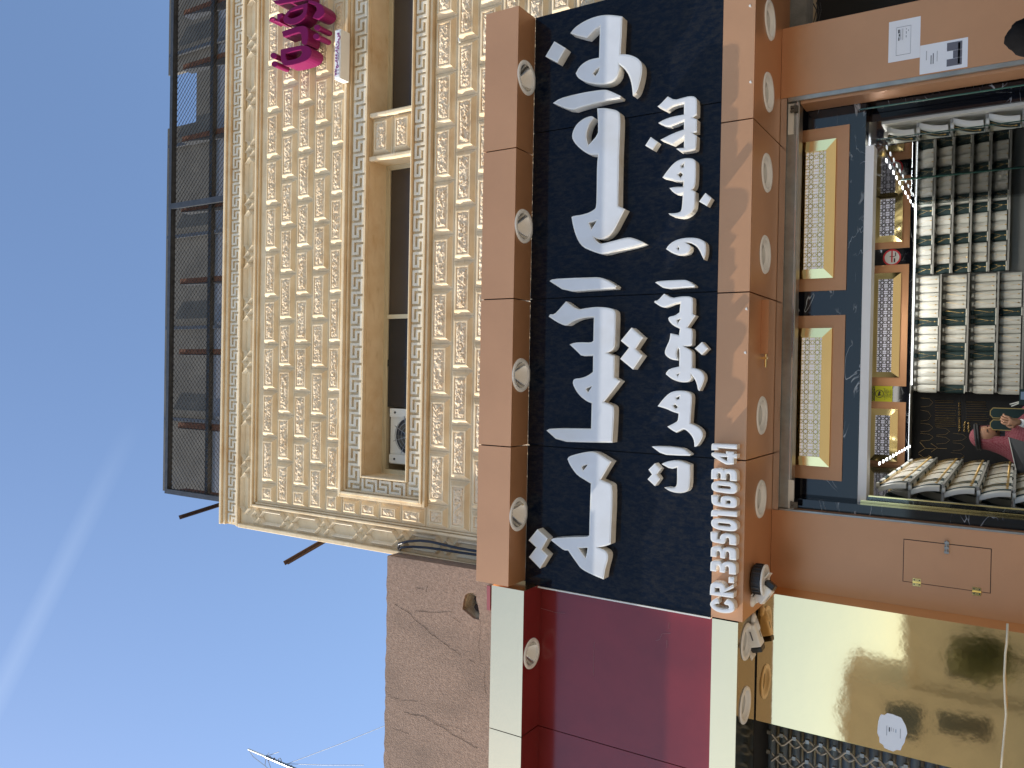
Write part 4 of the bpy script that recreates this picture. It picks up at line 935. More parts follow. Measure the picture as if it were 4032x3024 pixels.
# brass showcase frame by the left jamb
bf = thing('showcase_frame', 'tall brass edged glass showcase beside the left marble jamb', 'showcase', (-.72, 5.7, .2))
MB().box(-.781, -.766, 5.60, 5.638, .2, 2.455).build('brass_edge', M['gold'], bf)
MB().box(-.741, -.733, 5.615, 5.638, .2, 2.41).build('brass_edge', M['gold'], bf)
MB().box(-.765, -.742, 5.622, 5.627, .2, 2.42).build('glass', M['glass'], bf)
# dome cameras under the shop ceiling
for px, py, lb in ((3437, 1332, 'small black dome camera under the ceiling over the long lattice panel'), (3440, 1690, 'white bullet camera under the ceiling over the black board')):
    q = PY(px, py, 7.5)
    t = thing('ceiling_camera', lb, 'security camera', (q[0], 7.5, ZC-.05), 'cameras under the shop ceiling')
    MB().lathe((q[0], 7.5, ZC), [(.045,-.001),(.045,-.02),(.028,-.03),(0,-.03)], 20).build('housing', M['white'], t, True)
    MB().lathe((q[0], 7.5, ZC), [(.030,-.031),(.028,-.05),(.016,-.064),(0,-.068)], 20).build('lens', M['black'], t, True)

# ------------------------------------------------------------ people
def skin_body(name, V, E, rad, mt, parent, sub=2):
    me = bpy.data.meshes.new(name); me.from_pydata(V, E, []); o = bpy.data.objects.new(name, me); COL.objects.link(o)
    s = o.modifiers.new('skin', 'SKIN'); s.use_smooth_shade = True
    for i, r_ in enumerate(rad): me.skin_vertices[0].data[i].radius = (r_, r_) if not isinstance(r_, tuple) else r_
    me.skin_vertices[0].data[0].use_root = True
    sd = o.modifiers.new('subdivision', 'SUBSURF'); sd.levels = sd.render_levels = sub
    me.materials.append(mt)
    if parent: o.parent = parent; o.matrix_parent_inverse = Matrix.Translation(-parent.location)
    return o
def ell(c, r, n=20, m_=14, fn=None):
    b = MB()
    for i in range(m_+1):
        th = math.pi*i/m_
        for k in range(n):
            ph = 2*math.pi*k/n; d = Vector((math.sin(th)*math.cos(ph), math.sin(th)*math.sin(ph), math.cos(th)))
            s = fn(d) if fn else 1
            b.v.append((c[0]+d[0]*r[0]*s, c[1]+d[1]*r[1]*s, c[2]+d[2]*r[2]*s))
    for i in range(m_):
        for k in range(n): b.f.append((i*n+k, i*n+(k+1) % n, (i+1)*n+(k+1) % n, (i+1)*n+k))
    return b
Ym = 7.45
hc = PY(3885, 1722, Ym)                     # head centre
man = thing('person', 'seated salesman in red checked headscarf with black cord, raising one hand', 'person', (hc[0], Ym, .16))
hx, hz = hc[0], hc[2]
hand = PY(3990, 1660, Ym-.22)
sh = Vector((hx+.02, Ym+.02, hz-.28))
Vb = [(hx-.04, Ym+.02, hz-.72), (hx-.03, Ym+.02, hz-.45), (hx-.02, Ym+.02, hz-.26), (hx+.0, Ym, hz-.15), (hx+.015, Ym-.01, hz-.05),
      (hx-.17, Ym+.0, hz-.27), (hx-.24, Ym-.04, hz-.50), (hx-.12, Ym-.26, hz-.56), (hx+.14, Ym, hz-.27), (hx+.22, Ym-.08, hz-.47), (hand[0]-.02, hand[1]+.05, hand[2]-.09), (hx-.04, Ym+.0, .9-.3), (hx-.14, Ym-.35, .62), (hx+.10, Ym-.35, .62), (hx-.14, Ym-.40, .2), (hx+.10, Ym-.40, .2)]
skin_body('body', Vb, [(0,1),(1,2),(2,3),(3,4),(2,5),(5,6),(6,7),(2,8),(8,9),(9,10),(0,11),(11,12),(12,14),(11,13),(13,15)], [.15,.16,.13,.065,.055,.075,.06,.045,.075,.055,.034,.15,.085,.085,.06,.06], M['coat'], man)
def headfn(d):                                # face looks right and down
    f = d.dot(Vector((.72,-.55,-.42))); return 1+.10*max(0, f)**6-.05*max(0, -d[2])
ell((hx+.012, Ym-.012, hz), (.078,.082,.108), 24, 18, headfn).build('head', M['skin'], man, True)
fd = Vector((.75,-.60,-.28)).normalized(); sd_ = fd.cross(Vector((0,0,1))).normalized(); up_ = sd_.cross(fd)
hc2 = Vector((hx+.012, Ym-.012, hz))
nz_ = MB().tube([hc2+fd*.078+up_*.022, hc2+fd*.098-up_*.008, hc2+fd*.082-up_*.022], [.007,.013,.010], 8); nz_.build('nose', M['skin'], man, True)
e_ = MB()
for s in (-1, 1):
    c0 = hc2+fd*.080+sd_*s*.030+up_*.018; e_.bar(c0-sd_*.014, c0+sd_*.014, .006, .006)
e_.build('eyes', M['agal'], man)
MB().bar(hc2+fd*.083-up_*.045-sd_*.022, hc2+fd*.083-up_*.045+sd_*.022, .020, .012).build('beard', M['agal'], man, bevel=.004)
# scarf: a draped shell over the head that opens round the face and falls to the shoulders
g = MB(); n, m_ = 36, 16
for i in range(m_+1):
    v = i/m_
    for k in range(n):
        ph = 2*math.pi*k/n; d = Vector((math.cos(ph), math.sin(ph), 0)); f = d.dot(Vector((fd[0], fd[1], 0)).normalized())
        if v < .5:
            th = v*math.pi; rr = .098*math.sin(th); z = hz+.118*math.cos(th)+.004
        else:
            q = (v-.5)/.5; rr = .098+.030*q+.085*q*q; z = hz+.004-q*.26
        op = 1.0
        if f > .55 and .42 < v < .86: op = .86-.20*math.sin((v-.42)/.44*math.pi)*(f-.55)/.45
        wv = 1+.045*math.sin(ph*7+v*9)*max(0, v-.45)
        sxy = rr*op*wv
        g.v.append((hx+d[0]*sxy*(1.0 if v < .5 else 1+.5*(v-.5)), Ym+d[1]*sxy*(1.02 if v < .5 else 1-.15*(v-.5)), z))
for i in range(m_):
    for k in range(n):
        ph = 2*math.pi*(k+.5)/n; f = math.cos(ph)*fd[0]+math.sin(ph)*fd[1]; f /= math.hypot(fd[0], fd[1])
        if f > .70 and .44 < (i+.5)/m_ < .74: continue
        g.f.append((i*n+k, i*n+(k+1) % n, (i+1)*n+(k+1) % n, (i+1)*n+k))
g.build('headscarf', M['ghutra'], man, True)
ag = MB()
for dz in (.052, .070): ag.tube([(hx+.096*math.cos(a), Ym+.100*math.sin(a), hz+dz+.012*math.cos(a)) for a in [2*math.pi*k/28 for k in range(29)]], .012, 8, False)
ag.build('head_cord', M['agal'], man, True)
# hand: palm, four curled fingers, thumb
pc = Vector(hand); hu = Vector((.10,-.10,.99)).normalized(); hs_ = Vector((.93,-.35,-.1)).normalized(); hn = hu.cross(hs_)
Vh = [tuple(pc-hu*.055), tuple(pc)]; Eh = [(0,1)]; rh = [(.026,.020), (.036,.017)]
for k, (o_, ln) in enumerate(((-.030,.060),(-.010,.070),(.010,.066),(.030,.052))):
    b0 = len(Vh); base = pc+hu*.030+hs_*o_
    Vh += [tuple(base), tuple(base+hu*ln*.5+hn*.012), tuple(base+hu*ln*.72+hn*.034), tuple(base+hu*ln*.60+hn*.055)]
    rh += [.0105, .0095, .0088, .0078]; Eh += [(1, b0), (b0, b0+1), (b0+1, b0+2), (b0+2, b0+3)]
b0 = len(Vh); Vh += [tuple(pc-hs_*.042-hu*.012), tuple(pc-hs_*.060+hu*.018+hn*.022), tuple(pc-hs_*.050+hu*.040+hn*.040)]; rh += [.013,.0105,.009]; Eh += [(1,b0),(b0,b0+1),(b0+1,b0+2)]
skin_body('hand', Vh, Eh, rh, M['skin'], man)
wr = PY(4003, 1690, Ym-.2)
MB().tube([Vector((hand[0]-.02, hand[1]+.05, hand[2]-.085)), pc-hu*.05], [.034,.028], 10).build('cuff', M['paper'], man, True)
# green tray with arched lid standing on the counter, tablet and boxes
tb = PY(3960, 1640, 7.35)
t = thing('ring_tray', 'open green arched jewellery tray with gold edging by the salesman', 'jewellery tray', (tb[0], 7.35, 1.517))
for y0, y1 in ((1606, 1648), (1653, 1695)):
    a, c2 = PY(3950, y1, 7.35), PY(3950, y0, 7.35); zt = PY(3898, y0, 7.35)[2]; w_ = c2[0]-a[0]
    out = [(a[0], 1.52), (c2[0], 1.52), (c2[0], zt-.02), (c2[0]-w_*.3, zt), (a[0]+w_*.3, zt), (a[0], zt-.02)]
    MB().prism(out, [], 7.345, 7.365, True).build('tray_frame', M['goldwire'], t); MB().prism(inset(out, .006), [], 7.341, 7.346).build('tray_lining', M['velvet'], t)
q = PY(4000, 1790, 7.2)
t = thing('tablet', 'dark tablet screen leaning on the counter before the salesman', 'tablet', (q[0], 7.2, 1.517))
MB().hexa([(q[0]-.17,7.16,1.52),(q[0]+.09,7.16,1.52),(q[0]+.09,7.17,1.52),(q[0]-.17,7.17,1.52),(q[0]-.15,7.22,1.60),(q[0]+.13,7.22,1.66),(q[0]+.13,7.23,1.66),(q[0]-.15,7.23,1.60)]).build('screen', M['black'], t)
MB().bar((q[0]-.155,7.212,1.601), (q[0]+.128,7.212,1.661), .006).build('bezel', M['alu'], t)
q = PY(3990, 1562, 7.3)
t = thing('desk_box', 'dark green desk box with pens and cards at the counter edge', 'desk organiser', (q[0], 7.3, 1.517))
MB().box(q[0]-.06, q[0]+.06, 7.26, 7.34, 1.518, 1.60).build('box', M['velvet'], t); MB().box(q[0]-.02, q[0]+.04, 7.255, 7.259, 1.53, 1.59).build('card', M['bluegrey'], t)
MB().tube([(q[0]-.04,7.3,1.60),(q[0]-.06,7.3,1.66)], .005).tube([(q[0]-.05,7.3,1.60),(q[0]-.075,7.3,1.65)], .005).build('pen', M['alu'], t)
# woman passing below in a black headscarf, only the top of her head in the picture
wh = PY(4000, 150, 4.7)
lady = thing('person', 'passer-by in black headscarf at the lower edge beside the notices', 'person', (wh[0], 4.7, .14))
zt = PY(3958, 150, 4.7)[2]
def hood(d): return 1+.10*noise.noise(Vector(d)*2.2)+.05*noise.noise(Vector(d)*5)
ell((wh[0], 4.7, zt-.135), (.098,.115,.135), 26, 18, hood).build('headscarf', M['hijab'], lady, True)
b0 = Vector((wh[0], 4.7, zt-.13))
skin_body('body', [tuple(b0+Vector((0,0,-.75))), tuple(b0+Vector((0,0,-.45))), tuple(b0+Vector((0,0,-.26))), tuple(b0+Vector((0,-.01,-.06))), tuple(b0+Vector((-.17,0,-.30))), tuple(b0+Vector((-.22,-.02,-.58))), tuple(b0+Vector((-.18,-.12,-.80))), tuple(b0+Vector((.17,0,-.30))), tuple(b0+Vector((.22,-.02,-.58))), tuple(b0+Vector((.18,-.12,-.80))), (b0[0], b0[1], .6), (b0[0], b0[1], .20)],
          [(0,1),(1,2),(2,3),(2,4),(4,5),(5,6),(2,7),(7,8),(8,9),(0,10),(10,11)], [.17,.15,.11,.06,.07,.055,.045,.07,.055,.045,.20,.23], M['hijab'], lady)

# ------------------------------------------------------------ cameras and lamp on the lower soffit
def bullet(name, label, base, tip, dirv, w_, ln, logo):
    t = thing('security_camera', label, 'security camera', base, 'bullet cameras under the lower fascia')
    base, tip, dv = Vector(base), Vector(tip), Vector(dirv).normalized()
    MB().lathe((base[0], base[1], base[2]), [(.036,0),(.036,-.010),(.024,-.018),(.018,-.022),(0,-.022)], 24).build('mount', M['white'], t, True)
    MB().tube([base-Vector((0,0,.015)), base*.5+tip*.5-Vector((0,0,.03)), tip], [.016,.016,.018], 12).build('arm', M['white'], t, True)
    sd2 = dv.cross(Vector((0,0,1))).normalized(); u2 = sd2.cross(dv)
    def sec(p, hw, hh): return [p-sd2*hw-u2*hh, p+sd2*hw-u2*hh, p+sd2*hw+u2*hh, p-sd2*hw+u2*hh]
    a, b_ = tip-dv*ln*.45, tip+dv*ln*.40
    MB().hexa(sec(a, w_*.46, w_*.42)+sec(b_, w_*.5, w_*.45)).build('body', M['white'], t, bevel=w_*.12)
    f0, f1 = b_+dv*.001, b_+dv*.035
    MB().hexa(sec(f0, w_*.47, w_*.42)+sec(f1, w_*.43, w_*.38)).build('lens_window', M['black'], t, bevel=w_*.08)
    p = MB(); c0, c1 = a+u2*w_*.50, b_+dv*.075+u2*w_*.52
    p.hexa([c0-sd2*w_*.53, c0+sd2*w_*.53, c0+sd2*w_*.53+u2*.006, c0-sd2*w_*.53+u2*.006, c1-sd2*w_*.50, c1+sd2*w_*.50, c1+sd2*w_*.50+u2*.006, c1-sd2*w_*.50+u2*.006]); p.build('sun_hood', M['white'], t)
    q = tip-u2*w_*.462+sd2*w_*.1
    MB().bar(q-dv*ln*.22, q+dv*ln*.12, .007, .001, u2).build('maker_mark', M['ink'], t)
    q = tip-sd2*w_*.505; MB().bar(q-dv*ln*.22, q+dv*ln*.12, .001, .008, u2).build('maker_mark', M['ink'], t)
    return t
bq = PZ(2960, 2366, 2.972); tq = PY(3008, 2338, bq[1]+.02)
bullet('c', 'white bullet camera facing right below the copper soffit, beside the black lamp', bq, tq, (.80,.18,-.52), .080, .13, 1)
bq = PZ(2964, 2436, 2.998); tq = PY(2968, 2500, bq[1]-.02)
bullet('c', 'white hooded bullet camera facing left below the brass fascia end', bq, tq, (-.93,.12,-.30), .088, .17, 1)
q = PZ(2992, 2282, 2.93)
t = thing('round_lamp', 'round surface lamp with black finned edge and white face under the copper soffit', 'lamp', (q[0], q[1], 2.90))
pr2 = [(0,.07),(.070,.07),(.092,.062),(.094,.010),(.086,.0)]
MB().lathe((q[0], q[1], 2.90), pr2, 36).build('heat_sink', M['black'], t)
fb = MB()
for k in range(20): a = k*math.pi/10; fb.bar((q[0]+.095*math.cos(a), q[1]+.095*math.sin(a), 2.912), (q[0]+.095*math.cos(a), q[1]+.095*math.sin(a), 2.958), .006, .006)
fb.build('rib', M['black'], t)
MB().lathe((q[0], q[1], 2.90), [(.096,.004),(.097,-.006),(.080,-.008),(.073,-.001),(0,-.004)], 36).build('face', M['white'], t, True)

# ------------------------------------------------------------ neighbouring shop to the left
nb = thing('neighbour_shop', 'neighbouring shop front with burgundy sign panel and polished brass fascias', 'shop front', (-3, 5, 0))
for L in (((2634,2450),(2634,2478)), ((2582,2523),(2598,2518),(2606,2496),(2640,2494)), ((2626,2520),(2626,2552)), ((2130,2395),(2190,2412),(2225,2415)), ((2340,2528),(2338,2600),(2336,2660))):
    P3 = [PY(x, y, 4.8435) for x, y in L]; b = MB()
    for a, c in zip(P3, P3[1:]): b.bar(a, c, .0016, .0008)
    b.build('scratch', M['scratch'], nb)
g = .003; jn = PY(2120+200, 2915, 4.845)[0]
XN = -5.5
ZN0, ZN1 = 3.158, 4.392
p = MB().box(jn+g, XA-.012, 4.845, 4.865, ZN0, ZN1+.15).box(XN, jn-g, 4.845, 4.865, ZN0, ZN1+.15); p.build('sign_panel', M['burgundy'], nb)
MB().box(XN, XA-.014, 4.866, 5.02, ZN0, 4.6).build('sign_backing', M['dark'], nb)
def fascia2(x0, x1, j, Yf, Yb_, z0, z1, lights, r_, mf, ms, name):
    f = MB()
    for a, b_ in ((x0, j-g), (j+g, x1)): f.face((a,Yf,z0),(b_,Yf,z0),(b_,Yf,z1),(a,Yf,z1)); f.face((a,Yf,z1),(b_,Yf,z1),(b_,Yb_,z1),(a,Yb_,z1)); f.face((b_,Yf,z0),(b_,Yb_,z0),(b_,Yb_,z1),(b_,Yf,z1))
    f.build(name, mf, nb)
    s = MB()
    for a, b_ in ((x0, j-g), (j+g, x1)): s.sheet_z([(a,Yf+.0005),(b_,Yf+.0005),(b_,Yb_),(a,Yb_)], [circle(x, y, r_) for x, y in lights if a < x < b_], z0+.001)
    s.build(name+'_soffit', ms, nb)
NU = [(-1.906,4.728),(-3.0,4.728)]; NL = [(-1.625,4.985),(-2.02,4.985),(-2.6,4.985),(-3.2,4.985)]
ju2 = PY(1935, 2868, 4.612)[0]
fascia2(XN, -1.452, ju2, 4.612, 4.844, ZN1, 4.652, NU, .085, M['mirrorpale'], M['burgundy'], 'upper_fascia')
MB().box(XN, -1.47, 4.63, 4.843, 4.47, 4.64).build('fascia_frame', M['dark'], nb)
jl2 = -9
f = MB(); f.face((XN,4.80,2.998),(-1.462,4.80,2.998),(-1.462,4.80,3.157),(XN,4.80,3.157)); f.face((XN,4.80,3.157),(-1.462,4.80,3.157),(-1.462,5.2,3.157),(XN,5.2,3.157)); f.build('lower_fascia', M['mirrorpale'], nb)
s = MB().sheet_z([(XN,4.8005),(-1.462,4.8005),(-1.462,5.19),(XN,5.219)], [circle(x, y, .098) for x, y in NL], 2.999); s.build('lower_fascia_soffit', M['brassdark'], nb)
MB().box(XN, -1.47, 4.82, 5.18, 3.08, 3.15).build('fascia_frame', M['dark'], nb)
MB().box(XN, -1.44, 5.2195, 5.9, 3.0, 3.156).build('gate_header', M['dark'], nb)
MB().box(-2.195, -1.363, 5.22, 5.419, .14, 2.996).build('mirror_pilaster', M['mirror'], nb)
MB().box(-2.199, -2.1955, 5.225, 5.419, .14, 2.99).build('pilaster_edge', M['gold'], nb)
MB().bar(PY(1925,2306,5.01), PY(1925,2402,5.01), .012, .03).build('fixing_bar', M['redbar'], nb)
for i, (x, y) in enumerate(NU[:1]): downlight(x, y, ZN1+.001, .105, 'lone downlight under the upper brass fascia of the neighbouring shop', 'neighbour downlights', M['white'], M['chrome'])
for i, (x, y) in enumerate(NL[:3]): downlight(x, y, 2.999, .115, ('right', 'middle', 'left')[i]+'-hand white downlight in the brass soffit above the mirror pilaster', 'neighbour downlights', M['white'], M['white'], True)
# gate and shutter beyond the mirror pilaster
Yg = 5.44
gt = thing('folding_gate', 'expanding steel lattice gate beside the brass mirror pilaster', 'gate', (-2.8, Yg, .14))
gm = MB(); cm = MB(); pw, ph_ = .13, .165
for i in range(0, 12):
    x = -2.215-i*pw
    for s in (0, 1):
        pts = []
        for k in range(0, 26):
            z = .9+k*ph_/2
            pts.append((x-(pw/2)*(1 if (k+s+i) % 2 else 0)*1.0, Yg+(.006 if s else -.006), z))
        sm = []
        for a, b_ in zip(pts, pts[1:]):
            for q in (0, .25, .5, .75):
                e = q*q*(3-2*q); sm.append((a[0]+(b_[0]-a[0])*e, a[1], a[2]+(b_[2]-a[2])*q))
        gm.tube(sm, .0085, 6, False)
        for k in range(0, 26):
            if (k+s+i) % 2 == 0: cm.box(x-.012, x+.012, Yg-.014, Yg+.014, .9+k*ph_/2-.011, .9+k*ph_/2+.011)
gm.v, n0 = gm.v+cm.v, len(gm.v); gm.f += [tuple(i+n0 for i in f) for f in cm.f]; gm.build('lattice', M['steel'], gt)
st = thing('roller_shutter', 'blue grey slatted roller shutter behind the folding gate', 'shutter', (-3, 5.6, .14))
for nm, mt, o_ in (('blue_slats', 'bluegrey', 0), ('grey_slats', 'steel', 1)):
    b = MB(); k = 0; z = .5
    while z < 2.99:
        if k % 2 == o_: b.tube([(-4.6, 5.60, z), (-2.2, 5.60, z)], .030 if o_ == 0 else .018, 10)
        z += .040; k += 1
    b.build(nm, M[mt], st, True)
MB().box(-4.6, -2.2, 5.64, 5.66, .14, 3.0).build('backing', M['dark'], st)
# torn sticker on the mirror pilaster
Yst = 5.2195
out = [(q[0], q[2]) for q in (PY(2800+x/1.795, 2500+y/1.795, Yst) for x, y in ((1200,565),(1245,555),(1310,570),(1350,590),(1375,640),(1382,700),(1370,760),(1340,812),(1290,820),(1230,800),(1195,760),(1178,690),(1182,610)))]
out = [(a+random.uniform(-.004,.004), b_+random.uniform(-.004,.004)) for l in [[p, ((p[0]+n_[0])/2, (p[1]+n_[1])/2)] for p, n_ in zip(out, out[1:]+out[:1])] for a, b_ in l]
t = thing('torn_sticker', 'torn white notice sticker on the brass mirror pilaster', 'sticker', (out[0][0], Yst, 2.0))
MB().prism(out, [], Yst-.001, Yst-.0002).build('sheet', M['paper'], t)
cxs = sum(p[0] for p in out)/len(out); czs = sum(p[1] for p in out)/len(out)
for u0, u1, v0, v1, mk in ((-.03,.028,.028,.030,'ink'),(-.03,.028,-.045,-.043,'ink'),(-.004,.022,.012,.018,'inkdark'),(.0,.024,.002,.005,'inkpale'),(.0,.020,-.008,-.005,'inkpale'),(-.002,.018,-.022,-.018,'bluegrey')):
    MB().box(cxs+u0, cxs+u1, Yst-.002, Yst-.0011, czs+v0, czs+v1).build('print', M[mk], t)
# loose cable hanging at the bottom of the mirror pilaster
o = MB().tube([PY(2800+x/1.795, 2500+y/1.795, 5.15) for x, y in ((2095,-80),(2090,60),(2080,130),(2072,300),(2078,450),(2085,560),(2072,700),(2060,830),(2045,1000))], .006, 8).build('loose_cable', M['cream'], None, True)
tag(o, 'pale loose cable strung across the brass mirror pilaster near the bottom', 'cable')

# ------------------------------------------------------------ plaster wall behind the neighbouring sign
Yv = 5.02
pw_ = thing('plaster_wall', 'brown rough plastered parapet wall with cracks and a broken hole', 'wall', (-3.4, 5.1, 0))
c0 = PY(1520, 2187, Yv); x0, zt = c0[0], 5.955
rng = random.Random(3)
topedge = [(-6.5+i*.05, zt+rng.uniform(-.006,.006)) for i in range(int((x0+6.5)/.05))]+[(x0, zt)]
outer = topedge+[(x0+.035, 3.2), (-6.5, 3.2)]
ZH = lambda x, y: PY(1300+x/2.765, 1900+y/2.765, Yv)
hole = [(q[0], q[2]) for q in (ZH(*p) for p in ((1500,1205),(1550,1200),(1590,1240),(1592,1290),(1610,1340),(1625,1420),(1620,1495),(1560,1480),(1500,1430),(1440,1380),(1450,1300),(1470,1225)))]
MB().prism(outer, [hole], Yv, Yv+.14).build('wall', M['plaster'], pw_)
MB().box(-6.4, x0+.0, Yv+.141, Yv+.9, 3.2, zt-.01).build('wall_core', M['plaster'], pw_)
hcx = sum(p[0] for p in hole)/len(hole); hcz = sum(p[1] for p in hole)/len(hole)
cv = MB(); n = len(hole); rngs = [(1.0, .03), (.78, .075), (.45, .11), (.02, .12)]
pts = [[(hcx+(p[0]-hcx)*s*(1+rng.uniform(-.12,.12)*(s < .9)), Yv+d+rng.uniform(-.012,.012)*(s < .9), hcz+(p[1]-hcz)*s*(1+rng.uniform(-.1,.1)*(s < .9))) for p in hole] for s, d in rngs]
for A, B in zip(pts, pts[1:]):
    for i in range(n): cv.face(A[i], A[(i+1) % n], B[(i+1) % n], B[i])
cv.build('hole_rubble', M['cavity'], pw_)
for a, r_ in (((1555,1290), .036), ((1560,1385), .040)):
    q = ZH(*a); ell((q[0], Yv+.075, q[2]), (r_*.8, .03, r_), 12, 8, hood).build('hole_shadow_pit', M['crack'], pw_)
ZK = lambda x, y: PY(1400+x/2.29, 2300+y/2.29, Yv-.0015)
ck = MB()
for line, wd in (([(360,185),(430,230),(490,262),(540,330),(600,370),(690,455),(770,510),(850,575),(945,640)], .006), ([(440,1155),(520,1180),(610,1190),(700,1250),(780,1290),(870,1350),(960,1400),(1040,1450),(1100,1480)], .006), ([(1115,320),(1130,380),(1120,480),(1105,560),(1120,640),(1130,700)], .003), ([(1165,780),(1160,880),(1172,1000)], .003), ([(550,30),(615,48)], .006), ([(645,20),(640,70)], .005), ([(870,300),(945,350)], .004), ([(1020,680),(1075,712)], .005), ([(530,245),(700,255),(870,250)], .005), ([(620,1190),(760,1270),(900,1290),(1020,1340)], .003), ([(290,1010),(420,1050),(560,1060)], .003), ([(330,1300),(480,1350)], .004)):
    L = []
    for a, b_ in zip(line, line[1:]):
        for k in range(4): L.append((a[0]+(b_[0]-a[0])*k/4+rng.uniform(-5,5), a[1]+(b_[1]-a[1])*k/4+rng.uniform(-5,5)))
    L.append(line[-1]); P3 = [ZK(*p) for p in L]
    for i, (a, b_) in enumerate(zip(P3, P3[1:])):
        d = (b_-a).normalized(); nn = Vector((-d[2], 0, d[0]))*wd*.3*rng.uniform(.6,1.3)
        ck.face(a-nn, b_-nn, b_+nn, a+nn)
ck.build('crack', M['crack'], pw_)
MB().box(x0-.30, x0-.27, Yv+.05, Yv+.08, zt, zt+.03).build('nail', M['rust'], pw_)
ZV = lambda x, y, Y: PY(1300+x/2.765, 1900+y/2.765, Y)
for lb, pts_, r_ in (('upper thick black cable bent over the gap beside the stone edge', ((655,790),(690,720),(750,665),(850,640),(980,632),(1100,645),(1250,680),(1400,715),(1580,745),(1750,760)), .011), ('lower thick black cable bent over the gap beside the stone edge', ((655,800),(700,740),(780,705),(900,698),(1050,708),(1200,728),(1400,760),(1580,785),(1750,800)), .010)):
    P3 = [ZV(x, y, 5.12) for x, y in pts_]; P3[0][1] += .25; P3[1][1] += .06
    o = MB().tube(P3, r_, 10).build('black_cable', M['rubber'], None, True); tag(o, lb, 'cable', 'black cables by the stone edge')

# ------------------------------------------------------------ magenta letters and phone box on the stone
mg = thing('magenta_letter_sign', 'deep magenta Arabic channel letters standing off the carved stone', 'letter sign', (3.0, 5.0, 6.9))
GO = (600, 0, 2.765)
Ym1, Ym2 = 4.98, 5.12
def mag(pts, holes): letter(mg, pts, holes, GO, Ym1, Ym2, .004, M['pink'], M['magenta'], 55)
mag([(1397,540),(1450,525),(1560,505),(1640,490),(1690,500),(1722,525),(1737,570),(1722,620),(1680,660),(1590,690),(1500,712),(1440,715),(1410,690),(1400,640),(1395,580)], [[(1450,585),(1540,555),(1620,540),(1632,570),(1610,615),(1550,645),(1470,658),(1455,630)]])
mag([(1410,345),(1500,310),(1600,285),(1650,279),(1685,300),(1700,350),(1697,430),(1682,482),(1640,488),(1625,470),(1627,400),(1618,360),(1590,350),(1520,372),(1425,402)], [])
mag([(1425,200),(1460,130),(1540,75),(1640,45),(1690,30),(1692,100),(1670,180),(1600,245),(1520,272),(1450,257),(1430,235)], [[(1475,180),(1500,130),(1560,105),(1640,85),(1645,120),(1620,160),(1560,190),(1500,205)]])
mag([(1700,2),(1760,10),(1830,40),(1870,90),(1876,140),(1850,180),(1800,210),(1745,192),(1760,160),(1792,110),(1782,65),(1740,40),(1698,32)], [])
mag([(1310,8),(1345,2),(1460,-15),(1600,-50),(1692,-70),(1692,-10),(1600,10),(1480,28),(1350,52)], [])
mag([(1272,230),(1280,195),(1310,178),(1340,195),(1345,225),(1320,228),(1330,205),(1300,205)], [])
mag([(1358,150),(1415,140),(1418,172),(1390,205),(1385,240),(1360,235)], [])
for cx_, cy_ in ((1320,605),(1332,697),(1795,300),(1785,397)):
    mag([(cx_+36*math.cos(a), cy_+33*math.sin(a)) for a in [2*math.pi*k/14 for k in range(14)]], [])
for x_, z_ in ((2.82,7.1),(3.0,6.95),(2.75,6.99)):
    MB().tube([(x_, Ym2, z_), (x_, 5.19, z_)], .008).build('stand_off_rod', M['alu'], mg)
q0, q1 = PY(600+1970/2.765, 870/2.765, 5.02), PY(600+2060/2.765, 310/2.765, 5.02)
zt_, zb2_ = PY(600+1985/2.765, 600/2.765, 5.02)[2], PY(600+2048/2.765, 600/2.765, 5.02)[2]
pbx = thing('number_box', 'small white box sign with purple Arabic numerals below the magenta letters', 'box sign', ((q0[0]+q1[0])/2, 5.02, zb2_))
MB().box(q0[0], q1[0], 5.02, 5.13, zb2_, zt_).build('box', M['white'], pbx, bevel=.003)
MB().box(q0[0]+.012, q1[0]-.012, 5.0165, 5.0195, zb2_+.010, zt_-.010).build('panel', M['paper'], pbx)
text('٣٣٥٠٠٤٤٤٠٤/ﺕ.ﺱ', (zt_-zb2_)*.85, ((q0[0]+q1[0])/2, 5.0155, (zt_+zb2_)/2), M['purple'], pbx, sx=.86, bold=.0022)

# little wire and insulator on the stone
o = MB().tube([PY(1300+1400/2.765, 415/2.765, 5.14), PY(1300+1410/2.765, 460/2.765, 5.13)], .008).build('wire_clip', M['alu']); tag(o, 'tiny white wire clip on the stone blocks below the window', 'clip')

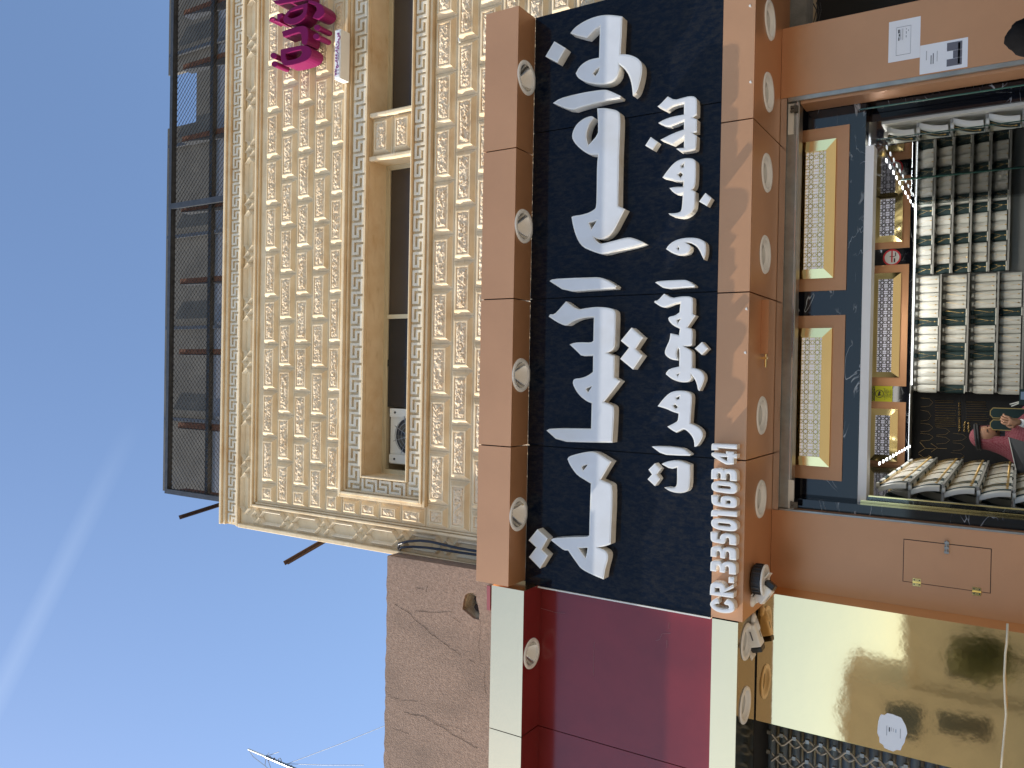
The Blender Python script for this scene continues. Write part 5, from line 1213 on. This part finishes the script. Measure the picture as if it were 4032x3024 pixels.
# ------------------------------------------------------------ far right: unit next door seen past the pilaster
nd = thing('next_unit', 'dark open unit with grey concrete beam right of the copper pilaster', 'shop unit', (3, 6.3, 0))
za, zb3 = PY(3109, 30, 6.0)[2], PY(3177, 30, 6.0)[2]
MB().box(2.316, 5.2, 6.0, 6.2, zb3, za).build('beam', M['concrete'], nd); MB().box(2.316, 5.2, 5.9, 6.2, za+.001, za+.4).build('fascia_board', M['sheet'], nd)
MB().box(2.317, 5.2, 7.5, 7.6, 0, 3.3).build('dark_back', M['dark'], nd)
for k in range(3):
    MB().tube([PY(3200+k*14, 10, 6.3), PY(3215+k*9, 40, 6.3), PY(3203+k*7, 90+k*8, 6.3)], .004, 6).build('wire', M['rubber'], nd)

# ------------------------------------------------------------ aerial mast and wires over the far roofs
Ya = 14
ZA2 = lambda x, y: PY(700+x/3.687, 2600+y/3.687, Ya)
an = thing('aerial_mast', 'thin pale aerial mast leaning over the plaster wall', 'aerial', ZA2(1700,1570))
MB().tube([ZA2(1025,1290), ZA2(1280,1395)], .022, 8).build('upper_tube', M['alu'], an)
MB().tube([ZA2(1280,1395), ZA2(1420,1455), ZA2(1650,1550), ZA2(1950,1690)], .034, 8).build('mast', M['steel'], an)
r2 = MB()
for a, b_ in (((1280,1395),(1470,1328)), ((1285,1390),(1325,1345)), ((1280,1400),(1265,1530)), ((1290,1400),(1350,1560)), ((1035,1310),(1095,1400)), ((1095,1400),(1265,1530)), ((1265,1530),(1400,1650))): r2.tube([ZA2(*a), ZA2(*b_)], .008, 5)
r2.tube([ZA2(1460,1470), ZA2(1465,1430), ZA2(1485,1420), ZA2(1500,1440), ZA2(1505,1490)], .010, 6)
r2.build('aerial_rod', M['steel'], an)
cl = MB()
for a in ((1320,1440),(1380,1462),(1340,1410),(1400,1430),(1650,1540),(1530,1500)): q = ZA2(*a); cl.lathe(q, [(0,.03),(.03,0),(0,-.03)], 8)
cl.build('clamp', M['rust'], an)
for lb, a, b_ in (('upper thin overhead wire running from the aerial mast', (1600,1500), (3200,870)), ('lower thin overhead wire running from the aerial mast', (1570,1500), (2700,1520))):
    o = MB().tube([ZA2(*a), ZA2((a[0]+b_[0])/2, (a[1]+b_[1])/2+10), ZA2(*b_)], .007, 5).build('overhead_wire', M['steel']); tag(o, lb, 'wire', 'overhead wires')
